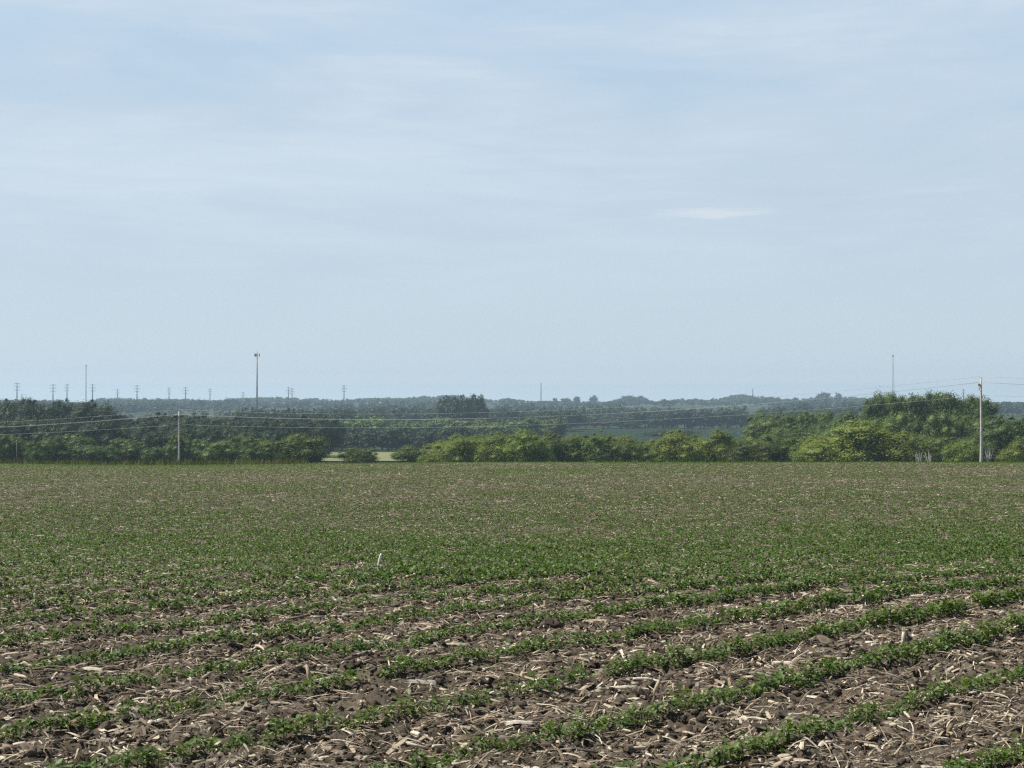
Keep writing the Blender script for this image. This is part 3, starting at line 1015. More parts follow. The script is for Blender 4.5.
def tree(kind, mat, px, top, wpx, dist, label, cat, group=None, name='tree', lod=0):
    """a tree standing at distance dist whose top shows at photo row top and that is about wpx wide"""
    global tree_i
    n, s = ((14000, 0.022), (1700, 0.056), (420, 0.11))[lod]
    L = protos_for(kind, mat, n, s)
    cm, tm = L[tree_i % len(L)]; tree_i += 1
    x = at(px, dist); zg = float(base_h(np.array([x]), np.array([dist]))[0]) - 0.1
    H = max(2.0, z_for(top, dist) - zg)
    W = wpx * dist / F
    ratio = 0.92
    e = empty(name, (x, dist, zg), random.uniform(0, 6.28), (W / ratio, W / ratio, H))
    tag(e, label, cat, group)
    link('crown', cm, e); link('trunk', tm, e)
    return e


# bushes along the far edge of the field, one by one
SH = 'bushes along the far field edge'
bushes = [
    ('broad', 'olive', 409, 446, 34, 330, 'small dark olive bush between the pale meadow and the low pale shrub'),
    ('shrub', 'willow', 432, 453, 30, 318, 'low pale shrub at the left foot of the yellow-green bushes'),
    ('shrub', 'willow', 460, 437, 44, 310, 'yellow-green bush leftmost of the bright bushes, beside the low pale shrub'),
    ('shrub', 'willow', 496, 434, 44, 305, 'bright yellow-green bush second from the left of the bright bushes'),
    ('shrub', 'willow', 527, 432, 44, 300, 'brightest tall yellow-green bush near the middle of the field edge'),
    ('shrub', 'olive', 566, 434, 48, 312, 'olive bush right of the brightest tall bush'),
    ('shrub', 'olive', 602, 435, 40, 308, 'olive bush left of the low gap where the distant crop shows'),
    ('shrub', 'olive', 636, 443, 38, 306, 'lowest olive bush, in front of the distant green crop'),
    ('shrub', 'willow', 676, 432, 50, 312, 'yellow-green bush right of the lowest olive bush'),
    ('shrub', 'willow', 714, 431, 46, 318, 'yellow-green bush left of the dusty olive bushes'),
    ('shrub', 'olive', 748, 443, 40, 300, 'small dusty olive bush below the dark trees'),
    ('shrub', 'olive', 784, 435, 50, 322, 'dusty olive bush with a rounded top before the dark trees'),
    ('shrub', 'willow', 814, 441, 40, 302, 'small bright green bush between the dusty olive and the largest bush'),
    ('shrub', 'willow', 858, 423, 92, 300, 'largest yellow-green bush, broad dome below the tall poplars'),
    ('shrub', 'olive', 900, 436, 48, 316, 'olive bush at the right foot of the largest yellow-green bush'),
    ('shrub', 'olive', 926, 437, 50, 298, 'dark olive bush above the bare grey stems'),
    ('shrub', 'willow', 962, 442, 36, 286, 'small bright green bush just left of the white utility pole'),
    ('broad', 'olive', 1006, 418, 66, 330, 'tall olive tree just right of the white utility pole'),
    ('shrub', 'willow', 1022, 440, 44, 290, 'green bush at the right edge in front of the tall olive tree'),
    ('broad', 'olive', 296, 435, 60, 300, 'large round green bush left of the pale meadow'),
    ('shrub', 'olive', 360, 447.5, 40, 318, 'small round bush standing alone in front of the pale meadow'),
]
for k, m_, px, top, w, d, lab in bushes:
    tree(k, m_, px, top - (1 if px > 440 else 0), w * (1.12 if px > 440 else 1.0), d, lab, 'bush', SH, 'bush')

# woods: px from, px to, top rows, distances, count, kind, material, width px, lod, label, group
woods = [
    (440, 760, 436, 443, 330, 355, 22, 'shrub', 'willow', 42, 0, 'yellow-green bush half hidden behind the front row of bushes', 'bushes behind the yellow-green ones'),
    (740, 985, 436, 444, 318, 345, 18, 'shrub', 'olive', 40, 0, 'low olive bush under the trees on the right', 'low bushes under the right hand trees'),
    (-8, 268, 433, 451, 315, 345, 26, 'broad', 'green', 26, 0, 'low green bush in the scrub at the foot of the dark wood', 'scrub below the dark wood'),
    (-40, 98, 402, 407, 455, 510, 24, 'broad', 'dark', 36, 0, 'tall dark tree in the highest part of the wood left of the wooden pole', 'tall dark wood'),
    (-30, 110, 418, 428, 390, 430, 18, 'broad', 'dark', 34, 0, 'dark tree at the front of the tallest wood', 'front of the tall dark wood'),
    (95, 330, 414, 424, 480, 540, 34, 'broad', 'dark', 34, 0, 'dark tree in the wood behind the wooden pole', 'wood behind the wooden pole'),
    (95, 290, 426, 436, 390, 440, 26, 'broad', 'dark', 32, 0, 'dark green tree in front of the wood behind the wooden pole', 'front of the wood behind the wooden pole'),
    (318, 475, 425, 437, 640, 700, 24, 'broad', 'dark', 26, 1, 'dark round tree in the wood behind the pale meadow', 'wood behind the pale meadow'),
    (300, 560, 417, 425, 780, 880, 34, 'broad', 'green', 26, 1, 'green tree in the belt beyond the meadow wood', 'belt beyond the meadow'),
    (240, 350, 408, 413, 880, 950, 12, 'broad', 'dark', 26, 1, 'dark tree on the knoll near the foot of the tall monopole', 'knoll by the monopole'),
    (330, 575, 408, 415, 1080, 1180, 34, 'broad', 'dark', 24, 1, 'dark tree in the long hedgerow under the block of tall trees', 'long dark hedgerow'),
    (445, 483, 396, 398, 980, 1010, 6, 'broad', 'dark', 19, 1, 'very dark tall tree in the square block breaking the skyline', 'square block of tall trees'),
    (555, 640, 414, 420, 1170, 1230, 10, 'broad', 'far', 20, 1, 'grey green tree at the left end of the distant crop', 'trees left of the distant crop'),
    (634, 706, 409, 416, 1170, 1230, 9, 'broad', 'dark', 20, 1, 'dark tree behind the distant green crop', 'trees behind the distant crop'),
    (700, 800, 408, 415, 1170, 1230, 12, 'broad', 'dark', 20, 1, 'dark tree in the hedgerow right of the distant crop', 'hedgerow right of the distant crop'),
    (648, 688, 428, 434, 960, 1010, 4, 'broad', 'dark', 17, 1, 'dark tree standing inside the distant green crop', 'trees inside the distant crop'),
    (758, 868, 410, 421, 430, 470, 14, 'broad', 'green', 34, 0, 'green tree left of the tall poplars', 'trees left of the poplars'),
    (770, 870, 424, 432, 380, 400, 8, 'broad', 'green', 32, 0, 'dark green tree right behind the dusty olive bushes', 'trees behind the dusty olive bushes'),
    (870, 985, 393, 401, 380, 430, 16, 'poplar', 'green', 26, 0, 'tall poplar in the row left of the white utility pole', 'row of tall poplars'),
    (880, 985, 412, 424, 345, 370, 10, 'broad', 'green', 32, 0, 'green tree in front of the tall poplars', 'trees in front of the poplars'),
    (985, 1050, 420, 428, 390, 420, 6, 'broad', 'dark', 32, 0, 'dark tree at the right edge beyond the olive tree', 'trees at the right edge'),
    (800, 1040, 400, 408, 1500, 1700, 16, 'broad', 'far', 18, 2, 'bluish tree beyond the poplars', 'bluish trees beyond the poplars'),
]
for x0, x1, t0, t1, d0, d1, n, kind, mt, w, lod, lab, grp in woods:
    for i in range(n):
        px = x0 + (x1 - x0) * (i + random.uniform(0.15, 0.85)) / n
        tree(kind, mt, px, random.uniform(t0, t1), w * random.uniform(0.95, 1.6), random.uniform(d0, d1), lab, 'tree', grp, 'poplar_tree' if kind == 'poplar' else ('bush' if kind == 'shrub' else 'broadleaf_tree'), lod)

# single trees that show on the skyline
for px, top, w, lab in [(594, 395.5, 9, 'lone round tree on the skyline right of the lattice mast'), (577, 396.5, 7, 'small tree on the skyline left of the lone round one'),
                        (566, 398, 10, 'low tree on the skyline farther left of the lone round one'), (555, 398, 5, 'slender little tree on the skyline beside the mast'),
                        (629, 395.5, 16, 'broad tree at the left of the skyline grove'), (641, 396, 14, 'broad tree at the right of the skyline grove'),
                        (824, 392.5, 14, 'tallest rounded tree on the right skyline'), (838, 393, 8, 'pointed tree beside the tallest rounded one')]:
    tree('broad', 'far', px, top, w, 2900, lab, 'tree', 'single trees on the skyline', 'broadleaf_tree', 2)

# far woods on the slopes: one mass
FV, FF, foff = [], [], 0
far_shapes = [crown_cards(5000 + s, 'far', 60, 0.22)[0] for s in range(10)]
FF3 = []
skyline = np.array([(-200, 398), (60, 401), (85, 403), (100, 398.5), (180, 399), (215, 400.5), (240, 398), (280, 396.5), (310, 399), (340, 398), (375, 397), (420, 395.5), (500, 396.5), (520, 400), (560, 402),
                    (600, 403), (618, 399), (640, 397), (655, 402), (680, 398.5), (700, 399), (720, 398), (740, 395), (770, 397), (800, 397), (830, 395.5), (860, 397), (900, 399), (985, 402), (1030, 402), (1230, 400)])
for d0, d1, n, hmin, hmax in ((1480, 2100, 2300, 8, 13), (2100, 3000, 2600, 8, 13), (3000, 3500, 2200, 9, 14)):
    y = rng.uniform(d0, d1, n); x = rng.uniform(-0.47, 0.47, n) * y
    cov = fbm(x / 160.0, y / 200.0, 77, 2)
    ok = cov > (0.42 if d1 < 3100 else 0.2)
    x, y = x[ok], y[ok]
    zg = base_h(x, y)
    H = rng.uniform(hmin, hmax, len(x))
    limit = EYE + np.array([z_for(t, 1.0) - EYE for t in np.interp(512 + F * x / y, skyline[:, 0], skyline[:, 1])]) * y
    H = np.clip(limit - zg, 3.0, np.where(y > 3000, 30.0, H)) if d1 > 3100 else np.minimum(H, np.maximum(limit - zg, 3.0))
    H = H * rng.uniform(0.75, 1.05, len(x)) * np.clip(0.10 + 1.55 * fbm(x / 38.0, y * 0.0 + 3.3, 78, 2), 0.4, 1.12)
    W = np.clip(H * rng.uniform(0.9, 1.5, len(x)), 8, 24)
    sel = rng.integers(10, size=len(x)); a = rng.random(len(x)) * 2 * PI
    for s in range(10):
        q = np.where(sel == s)[0]
        V, f, f3 = far_shapes[s]
        ca, sa = np.cos(a[q])[:, None], np.sin(a[q])[:, None]
        X = (V[None, :, 0] * ca - V[None, :, 1] * sa) * W[q][:, None] + x[q][:, None]
        Y = (V[None, :, 0] * sa + V[None, :, 1] * ca) * W[q][:, None] + y[q][:, None]
        Z = V[None, :, 2] * H[q][:, None] + zg[q][:, None]
        FV.append(np.stack([X, Y, Z], -1).reshape(-1, 3))
        FF.append(((np.arange(len(q)) * len(V))[:, None, None] + f[None]).reshape(-1, 4) + foff)
        FF3.append(((np.arange(len(q)) * len(V))[:, None, None] + f3[None]).reshape(-1, 3) + foff)
        foff += len(q) * len(V)
o = link('far_woods', mesh_np('far_woods', np.concatenate(FV), [np.concatenate(FF), np.concatenate(FF3)], M['far']))
tag(o, 'bluish woods covering the distant slopes up to the skyline', 'woods', kind='stuff')

# grass along the far field edge
n = 26000
y = rng.uniform(112, 215, n); x = rng.uniform(-0.42, 0.40, n) * y
pxg = 512 + F * x / y
H = rng.uniform(0.3, 0.8, n) * np.where(pxg < 305, 1.0, 0.45) * (0.5 + fbm(x / 5, y / 9, 81, 2))
zg = base_h(x, y)
a = rng.random(n) * 2 * PI; w = rng.uniform(0.05, 0.12, n)
V = np.stack([np.stack([x - np.cos(a) * w, y - np.sin(a) * w, zg - 0.2], 1), np.stack([x + np.cos(a) * w, y + np.sin(a) * w, zg - 0.2], 1),
              np.stack([x + rng.normal(0, 0.2, n), y, zg + H], 1)], 1).reshape(-1, 3)
o = link('tall_grass', mesh_np('tall_grass', V, [np.arange(3 * n).reshape(-1, 3)], M['grass']))
tag(o, 'tall grass along the far edge of the field', 'grass', kind='stuff')

# bare grey stems
for j, (px, top, d, lab) in enumerate([(918, 449, 262, 'bare grey dead shrub left of the pair under the dark olive bush'), (929, 451, 258, 'bare grey dead shrub right of the pair under the dark olive bush'),
                                       (988, 447, 240, 'bare grey dead shrub at the foot of the white pole')]):
    g = np.random.default_rng(60 + j)
    x = at(px, d); zg = float(base_h(np.array([x]), np.array([d]))[0])
    Hh = z_for(top, d) - zg
    mb = MB()
    for q in range(11):
        an = g.random() * 6.28; sp = g.uniform(0.1, 0.9)
        tip = np.array((math.cos(an) * sp, math.sin(an) * sp, Hh * g.uniform(0.6, 1.0)))
        m1 = tip * 0.5 + np.array((0, 0, 0.1))
        mb.tube([(0, 0, -0.1), m1, tip], [0.05, 0.04, 0.015], 5)
        for _ in range(3):
            e2 = m1 + g.normal(0, 0.35, 3) + np.array((0, 0, 0.6))
            mb.tube([m1, e2], [0.025, 0.01], 4)
    tag(link('dead_shrub', mb.mesh('dead_shrub', M['dead_wood'], True), None, (x, d, zg)), lab, 'dead shrub', 'bare grey shrubs')

# ------------------------------------------------------------------ utility poles and wires
PR = np.array((at(981.5, 190.0), 190.0)); PL = np.array((at(179.5, 236.0), 236.0))
step = PR - PL
ldir = step / np.linalg.norm(step)
adir = np.array((ldir[1], -ldir[0]))
if adir[1] > 0: adir = -adir


def pole(xy, top_py, label, lean):
    x, y = xy
    zg = float(base_h(np.array([x]), np.array([y]))[0]); zt = z_for(top_py, y)
    H = zt - zg
    e = empty('utility_pole', (x, y, zg))
    mb = MB()
    ks = np.linspace(0, 1, 9)
    shaft = [(lean * H * (t - 1) + 0.05 * math.sin(t * 5), 0, -0.5 + (H + 0.5) * t) for t in ks]
    mb.tube(shaft, np.linspace(0.19, 0.115, 9), 12)
    link('shaft', mb.mesh('shaft', M['pole_wood'], True), e)
    ax = np.array(((adir[0], adir[1], 0), (ldir[0], ldir[1], 0), (0, 0, 1.0)))
    off = -ax[1] * 0.22
    za = H - 0.75
    a = MB().box(np.array((0, 0, za)) + off, (2.6, 0.15, 0.20), ax)
    arm = link('crossarm', a.mesh('crossarm', M['arm_wood']), e)
    br = MB()
    for s in (-1, 1):
        br.tube([np.array((0, 0, za - 0.75)) + off * 1.2, np.array((0, 0, za - 0.03)) + off * 1.2 + ax[0] * s * 0.75], 0.02, 6)
    link('brace', br.mesh('brace', M['arm_wood']), arm)
    tips = []
    for s in (-1.12, 1.12):
        p = np.array((0, 0, za + 0.07)) + off + ax[0] * s
        i_ = MB(); i_.tube([p, p + (0, 0, 0.10), p + (0, 0, 0.13), p + (0, 0, 0.2), p + (0, 0, 0.26)], [0.03, 0.03, 0.075, 0.06, 0.035], 10)
        link('insulator', i_.mesh('insulator', M['porcelain'], True), arm)
        tips.append(np.array((x, y, zg)) + p + (0, 0, 0.26))
    p = np.array((0, 0, H))
    i_ = MB(); i_.tube([p, p + (0, 0, 0.15), p + (0, 0, 0.18), p + (0, 0, 0.26), p + (0, 0, 0.32)], [0.03, 0.03, 0.075, 0.06, 0.035], 10)
    link('insulator', i_.mesh('insulator', M['porcelain'], True), e)
    tips.append(np.array((x, y, zg)) + p + (0, 0, 0.32))
    p = np.array((0, 0, H - 2.05)) - off * 0.8
    i_ = MB(); i_.tube([p, p - off * 0.7], [0.05, 0.05], 8)
    link('neutral_bracket', i_.mesh('neutral_bracket', M['arm_wood'], True), e)
    tips.append(np.array((x, y, zg)) + p)
    tag(e, label, 'utility pole', 'wooden utility poles')
    return tips


tR = pole(PR, 379.0, 'tall pale wooden utility pole against the sky at the right of the field', 0.012)
tL = pole(PL, 411.5, 'shorter pale wooden utility pole in front of the dark wood', 0.016)
dR = np.array((*step, tR[2][2] - tL[2][2]))
hang = ['near crossarm end', 'far crossarm end', 'pole top', 'bracket below the crossarm']


def wire(a, b, sag, label, group):
    ts = np.linspace(0, 1, 49)
    pts = [a + (b - a) * t - np.array((0, 0, 4 * sag * t * (1 - t))) for t in ts]
    mb = MB().tube(pts, 0.0125, 5)
    tag(link('power_line_wire', mb.mesh('power_line_wire', M['wire'], True)), label, 'wire', group)


for i in range(4):
    sg = (2.1, 2.1, 2.0, 1.6)[i]
    wire(tL[i], tR[i], sg + 0.3, f'long sagging wire strung between the two wooden poles from the {hang[i]}', 'wires between the two wooden poles')
    wire(tL[i], tL[i] - np.array((*step, 1.9)), sg, f'wire running left from the shorter wooden pole from the {hang[i]}', 'wires left of the shorter pole')
    wire(tR[i], tR[i] + np.array((*step, 0.4)), sg * 0.9, f'wire running right from the taller wooden pole from the {hang[i]}', 'wires right of the taller pole')
# short pale post in the scrub
d = 300.0; x = at(17, d); zg = float(base_h(np.array([x]), np.array([d]))[0]); H = z_for(441, d) - zg
mb = MB().tube([(0, 0, -0.3), (0.02, 0, H * 0.5), (0, 0, H)], [0.11, 0.10, 0.09], 10)
e = empty('wooden_post', (x, d, zg)); link('shaft', mb.mesh('shaft', M['bark'], True), e)
link('cap', MB().tube([(0, 0, H), (0, 0, H + 0.08), (0, 0, H + 0.2)], [0.13, 0.13, 0.02], 10).mesh('cap', M['dead_wood']), e)
tag(e, 'thin grey wooden post in the scrub at the far left', 'post')


# ------------------------------------------------------------------ transmission poles and masts
def pylon(px, top, d, arm, label, group='steel transmission poles on the skyline'):
    x = at(px, d); zg = float(base_h(np.array([x]), np.array([d]))[0]); H = z_for(top, d) - zg
    e = empty('transmission_pole', (x, d, zg), random.uniform(-0.25, 0.25))
    link('shaft', MB().tube([(0, 0, -1), (0, 0, H)], [1.15, 0.55], 10).mesh('shaft', M['steel'], True), e)
    for k in range(3):
        z = H - 2.0 - 5.0 * k
        w = arm * (0.85, 1.15, 0.95)[k]
        a = MB()
        for s in (-1, 1):
            a.tube([(0, 0, z), (s * w, 0, z + 0.7)], [0.42, 0.28], 6)
        ao = link('cross_arm', a.mesh('cross_arm', M['steel']), e)
        for s in (-1, 1):
            link('insulator', MB().tube([(s * w, 0, z + 0.6), (s * w, 0, z - 1.6)], [0.14, 0.14], 6).mesh('insulator', M['steel']), ao)
    tag(e, label, 'transmission pole', group)


PYL = [(17, 382.5, 2350, 4.2, 'dark steel transmission pole leftmost on the skyline'), (22, 394, 3300, 3.2, 'faint transmission pole tip just right of the leftmost pole'),
       (53, 384, 2450, 4.4, 'dark steel transmission pole left of a matching pole pair above the tall wood'), (67, 384, 2600, 4.0, 'grey transmission pole right of the pair above the tall wood'),
       (92.5, 384, 2550, 4.6, 'transmission pole just right of the thin dish mast'), (117.5, 389, 3100, 3.8, 'short transmission pole between two taller ones on the wooded rise'),
       (137, 385, 2650, 4.8, 'wide armed transmission pole on the middle of the wooded rise'), (169, 387.5, 3000, 3.8, 'grey transmission pole above the shorter wooden pole, left of a darker one'),
       (185.5, 387, 2750, 4.4, 'dark transmission pole standing right above the shorter wooden pole'), (210, 388.5, 3050, 3.8, 'faint transmission pole alone right of the one above the wooden pole'),
       (243, 392, 3200, 4.4, 'low transmission pole left of the tall monopole'), (288.5, 387, 2900, 4.4, 'left transmission pole of a close pair right of the tall monopole'),
       (292, 388, 2960, 4.2, 'right transmission pole of a close pair right of the tall monopole'), (344, 385, 2700, 4.0, 'dark transmission pole rightmost of the steel poles'),
       (963.5, 389, 2500, 2.2, 'slim transmission pole peeping above the poplars left of the white pole')]
for p in PYL: pylon(*p)


def lattice(px, top, base_w, top_w, d, label, mat='galv', head='dish'):
    x = at(px, d); zg = float(base_h(np.array([x]), np.array([d]))[0]); H = z_for(top, d) - zg
    e = empty('lattice_mast', (x, d, zg), 0.3)
    cs = [(math.cos(PI / 2 + 2 * PI * k / 3), math.sin(PI / 2 + 2 * PI * k / 3)) for k in range(3)]
    wd = lambda t: (base_w + (top_w - base_w) * t) / 2
    for k in range(3):
        link('leg', MB().tube([(cs[k][0] * wd(0), cs[k][1] * wd(0), -1), (cs[k][0] * wd(1), cs[k][1] * wd(1), H)], [0.28, 0.16], 6).mesh('leg', M[mat]), e)
    b = MB(); nb = 14
    for i in range(nb):
        t0, t1 = i / nb, (i + 1) / nb
        for k in range(3):
            a0, a1 = cs[k], cs[(k + 1) % 3]
            b.tube([(a0[0] * wd(t0), a0[1] * wd(t0), H * t0), (a1[0] * wd(t1), a1[1] * wd(t1), H * t1)], 0.11, 4, False)
            b.tube([(a1[0] * wd(t0), a1[1] * wd(t0), H * t0), (a0[0] * wd(t1), a0[1] * wd(t1), H * t1)], 0.11, 4, False)
            b.tube([(a0[0] * wd(t1), a0[1] * wd(t1), H * t1), (a1[0] * wd(t1), a1[1] * wd(t1), H * t1)], 0.11, 4, False)
    link('bracing', b.mesh('bracing', M[mat]), e)
    if head == 'dish':
        h = MB()
        for k in range(3):
            an = 2 * PI * k / 3 + 0.2
            c = np.array((math.cos(an) * 1.3, math.sin(an) * 1.3, H - 1.2))
            h.tube([c - (0, 0, 1.3), c + (0, 0, 1.3)], [0.5, 0.5], 8)
        link('antenna_panels', h.mesh('antenna_panels', M[mat]), e)
    link('aerial', MB().tube([(0, 0, H - 1), (0, 0, H + 3)], [0.12, 0.06], 6).mesh('aerial', M[mat]), e)
    tag(e, label, 'radio mast', 'lattice radio masts')


lattice(86, 365, 1.6, 1.6, 3000, 'thin pale radio mast with panels on top, leftmost of the masts')
lattice(893, 355, 4.6, 1.6, 2500, 'tall pale lattice mast above the poplars')
lattice(541, 383, 1.9, 1.5, 2900, 'dark mast alone on the middle skyline', 'steel', 'none')
lattice(752.5, 389, 2.6, 2.0, 2900, 'short mast on the right skyline left of the tallest rounded tree', 'steel', 'none')

d = 1180.0; x = at(257, d); zg = float(base_h(np.array([x]), np.array([d]))[0]); H = z_for(352.5, d) - zg
e = empty('monopole_tower', (x, d, zg))
link('shaft', MB().tube([(0, 0, -1), (0, 0, H * 0.5), (0, 0, H)], [0.85, 0.62, 0.42], 14).mesh('shaft', M['galv'], True), e)
pf = MB()
for k in range(24):
    a0, a1 = 2 * PI * k / 24, 2 * PI * (k + 1) / 24
    pf.tube([(1.9 * math.cos(a0), 1.9 * math.sin(a0), H - 2.6), (1.9 * math.cos(a1), 1.9 * math.sin(a1), H - 2.6)], 0.1, 5, False)
for k in range(3):
    an = 2 * PI * k / 3
    pf.tube([(0, 0, H - 2.6), (1.9 * math.cos(an), 1.9 * math.sin(an), H - 2.6)], 0.12, 5)
pl = link('platform', pf.mesh('platform', M['galv']), e)
for k in range(9):
    an = 2 * PI * (k // 3) / 3 + (k % 3 - 1) * 0.42
    c = np.array((2.05 * math.cos(an), 2.05 * math.sin(an), H - 2.0)); ax = np.array(((math.cos(an), math.sin(an), 0), (-math.sin(an), math.cos(an), 0), (0, 0, 1.0)))
    link('antenna_panel', MB().box(c, (0.25, 0.5, 2.4), ax).mesh('antenna_panel', M['steel']), pl)
link('lightning_rod', MB().tube([(0, 0, H), (0, 0, H + 2.5)], [0.08, 0.03], 6).mesh('lightning_rod', M['galv']), e)
tag(e, 'tall grey monopole tower with an antenna platform above the knoll', 'radio tower')

# ------------------------------------------------------------------ haze
hb = MB().box((0, 4000, 26.0), (16000, 12400, 116.0))
hm, nt, out = new_mat('haze_air')
vol = N(nt, 'ShaderNodeVolumePrincipled')
vol.inputs['Color'].default_value = (0.61, 0.81, 1.0, 1)
vol.inputs['Density'].default_value = 0.000155
vol.inputs['Anisotropy'].default_value = 0.2
nt.links.new(vol.outputs[0], out.inputs['Volume'])
hz = link('haze', hb.mesh('haze', hm))
tag(hz, 'pale blue haze filling the air over field and valley', 'haze', kind='stuff')

# ------------------------------------------------------------------ light and sky
SUN_EL, SUN_AZ = math.radians(53.0), math.radians(-80.0)   # azimuth measured from +Y towards +X
sd = np.array((math.sin(SUN_AZ) * math.cos(SUN_EL), math.cos(SUN_AZ) * math.cos(SUN_EL), math.sin(SUN_EL)))
sl = bpy.data.lights.new('sun', 'SUN'); sl.energy = 5.0; sl.angle = math.radians(0.53); sl.color = (1.0, 0.955, 0.88)
so = bpy.data.objects.new('sun', sl); COL.objects.link(so)
so.rotation_euler = Vector(sd).to_track_quat('Z', 'Y').to_euler()
so.location = (0, 0, 60)

w = bpy.data.worlds.new('World'); scene.world = w; w.use_nodes = True
w.cycles.sampling_method = 'NONE'
nt = w.node_tree; nt.nodes.clear()
out = nt.nodes.new('ShaderNodeOutputWorld'); bg = nt.nodes.new('ShaderNodeBackground')
sky = nt.nodes.new('ShaderNodeTexSky'); sky.sky_type = 'NISHITA'; sky.sun_disc = False
sky.sun_elevation = SUN_EL; sky.sun_rotation = SUN_AZ
sky.altitude = 300; sky.air_density = 1.0; sky.dust_density = 1.2; sky.ozone_density = 1.6
SKY_K = 1.0 / (0.05 * 2 ** 0.42)
tc = nt.nodes.new('ShaderNodeTexCoord')
# thin cirrus: stretched noise on the sky direction
mp = N(nt, 'ShaderNodeMapping'); mp.inputs['Scale'].default_value = (2.4, 2.4, 10.5); mp.inputs['Rotation'].default_value = (0.0, -0.12, 0.0)
nt.links.new(tc.outputs['Generated'], mp.inputs[0])
n1 = noise(nt, 1.5, 7, 0.58, vec=mp.outputs[0])
n1.inputs['Distortion'].default_value = 0.4
cr = ramp(nt, [(0.36, (0, 0, 0)), (0.62, (1, 1, 1))]); nt.links.new(n1.outputs[0], cr.inputs[0])
sx = N(nt, 'ShaderNodeSeparateXYZ'); nt.links.new(tc.outputs['Generated'], sx.inputs[0])
el = N(nt, 'ShaderNodeMapRange'); el.inputs['From Min'].default_value = 0.02; el.inputs['From Max'].default_value = 0.14
nt.links.new(sx.outputs['Z'], el.inputs['Value'])
eh = N(nt, 'ShaderNodeMapRange'); eh.inputs['From Min'].default_value = 0.46; eh.inputs['From Max'].default_value = 0.24
nt.links.new(sx.outputs['Z'], eh.inputs['Value'])
band = N(nt, 'ShaderNodeMath', operation='MULTIPLY'); nt.links.new(el.outputs[0], band.inputs[0]); nt.links.new(eh.outputs[0], band.inputs[1])
cm = N(nt, 'ShaderNodeMath', operation='MULTIPLY'); nt.links.new(cr.outputs[0], cm.inputs[0]); nt.links.new(band.outputs[0], cm.inputs[1])
c2 = N(nt, 'ShaderNodeMath', operation='MULTIPLY'); c2.inputs[1].default_value = 0.66; nt.links.new(cm.outputs[0], c2.inputs[0])
lo = N(nt, 'ShaderNodeMapRange'); lo.interpolation_type = 'SMOOTHSTEP'
lo.inputs['From Min'].default_value = 0.26; lo.inputs['From Max'].default_value = 0.48; lo.inputs['To Min'].default_value = 0.88; lo.inputs['To Max'].default_value = 0.0
nt.links.new(sx.outputs['Z'], lo.inputs['Value'])
gr = N(nt, 'ShaderNodeMapRange'); gr.inputs['From Min'].default_value = 0.0; gr.inputs['From Max'].default_value = 0.26
nt.links.new(sx.outputs['Z'], gr.inputs['Value'])
air = ramp(nt, [(0.0, (0.97, 1.0, 1.0)), (0.07, (0.67, 0.77, 0.845)), (0.35, (0.575, 0.70, 0.81)), (1.0, (0.52, 0.685, 0.86))]); nt.links.new(gr.outputs[0], air.inputs[0])
sc_ = N(nt, 'ShaderNodeVectorMath', operation='SCALE'); sc_.inputs['Scale'].default_value = SKY_K; nt.links.new(air.outputs[0], sc_.inputs[0])
base = mixc(nt, sky.outputs[0], sc_.outputs[0], lo.outputs[0])
# fibres drawn across the broad veil
mp2 = N(nt, 'ShaderNodeMapping'); mp2.inputs['Scale'].default_value = (5.0, 5.0, 60.0); mp2.inputs['Rotation'].default_value = (0.0, -0.16, 0.0); mp2.inputs['Location'].default_value = (3.1, 0, 1.7)
nt.links.new(tc.outputs['Generated'], mp2.inputs[0])
n2 = noise(nt, 1.6, 8, 0.62, vec=mp2.outputs[0]); n2.inputs['Distortion'].default_value = 0.7
fb = ramp(nt, [(0.36, (0.7, 0.7, 0.7)), (0.70, (1.15, 1.15, 1.15))]); nt.links.new(n2.outputs[0], fb.inputs[0])
c3 = N(nt, 'ShaderNodeMath', operation='MULTIPLY'); nt.links.new(c2.outputs[0], c3.inputs[0]); nt.links.new(fb.outputs[0], c3.inputs[1])
skyc = mixc(nt, base, tuple(SKY_K * v for v in (0.70, 0.785, 0.865)), c3.outputs[0])
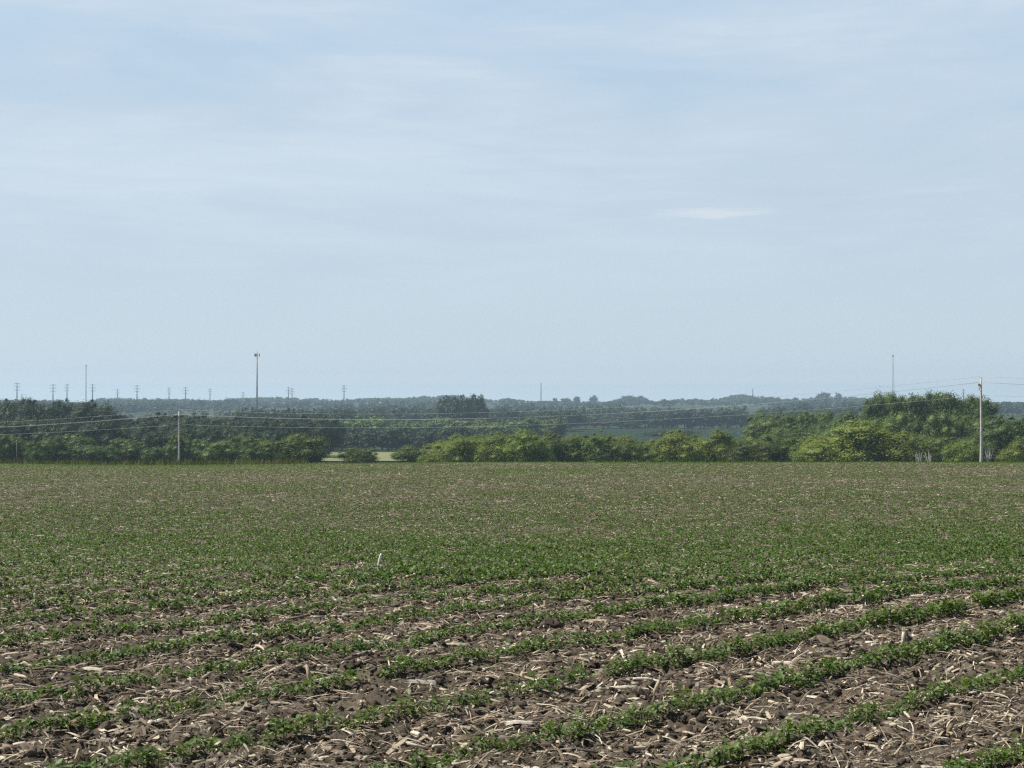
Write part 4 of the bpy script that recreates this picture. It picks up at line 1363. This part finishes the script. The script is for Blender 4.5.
# one small bright streak of cloud
dv = px_dir(716, 213); dv = dv / np.linalg.norm(dv)
sub = N(nt, 'ShaderNodeVectorMath', operation='SUBTRACT'); sub.inputs[1].default_value = tuple(dv); nt.links.new(tc.outputs['Generated'], sub.inputs[0])
nw = noise(nt, 9, 7, 0.7, vec=mp2.outputs[0])
wob = N(nt, 'ShaderNodeVectorMath', operation='MULTIPLY_ADD')
wob.inputs[1].default_value = (0.05, 0, 0.013); wob.inputs[2].default_value = (-0.025, 0, -0.0065)
nt.links.new(nw.outputs['Color'], wob.inputs[0])
add = N(nt, 'ShaderNodeVectorMath', operation='ADD'); nt.links.new(sub.outputs[0], add.inputs[0]); nt.links.new(wob.outputs[0], add.inputs[1])
scl = N(nt, 'ShaderNodeVectorMath', operation='MULTIPLY'); scl.inputs[1].default_value = (23, 6, 270); nt.links.new(add.outputs[0], scl.inputs[0])
ln = N(nt, 'ShaderNodeVectorMath', operation='LENGTH'); nt.links.new(scl.outputs[0], ln.inputs[0])
st = N(nt, 'ShaderNodeMapRange'); st.interpolation_type = 'SMOOTHSTEP'
st.inputs['From Min'].default_value = 1.15; st.inputs['From Max'].default_value = 0.35; st.inputs['To Max'].default_value = 0.55
nt.links.new(ln.outputs['Value'], st.inputs['Value'])
skyc = mixc(nt, skyc, tuple(SKY_K * v for v in (0.76, 0.81, 0.86)), st.outputs[0])
nt.links.new(skyc, bg.inputs['Color']); bg.inputs['Strength'].default_value = 0.05
nt.links.new(bg.outputs[0], out.inputs['Surface'])

# ------------------------------------------------------------------ render settings
vs = scene.view_settings
vs.view_transform = 'Standard'; vs.look = 'None'; vs.exposure = 0.42; vs.gamma = 1.0; vs.use_curve_mapping = False
cy = scene.cycles
cy.max_bounces = 5; cy.diffuse_bounces = 2; cy.glossy_bounces = 1; cy.transmission_bounces = 3; cy.volume_bounces = 1; cy.transparent_max_bounces = 6
cy.use_denoising = False; cy.filter_width = 1.3
cy.caustics_reflective = False; cy.caustics_refractive = False
cy.sample_clamp_indirect = 4.0
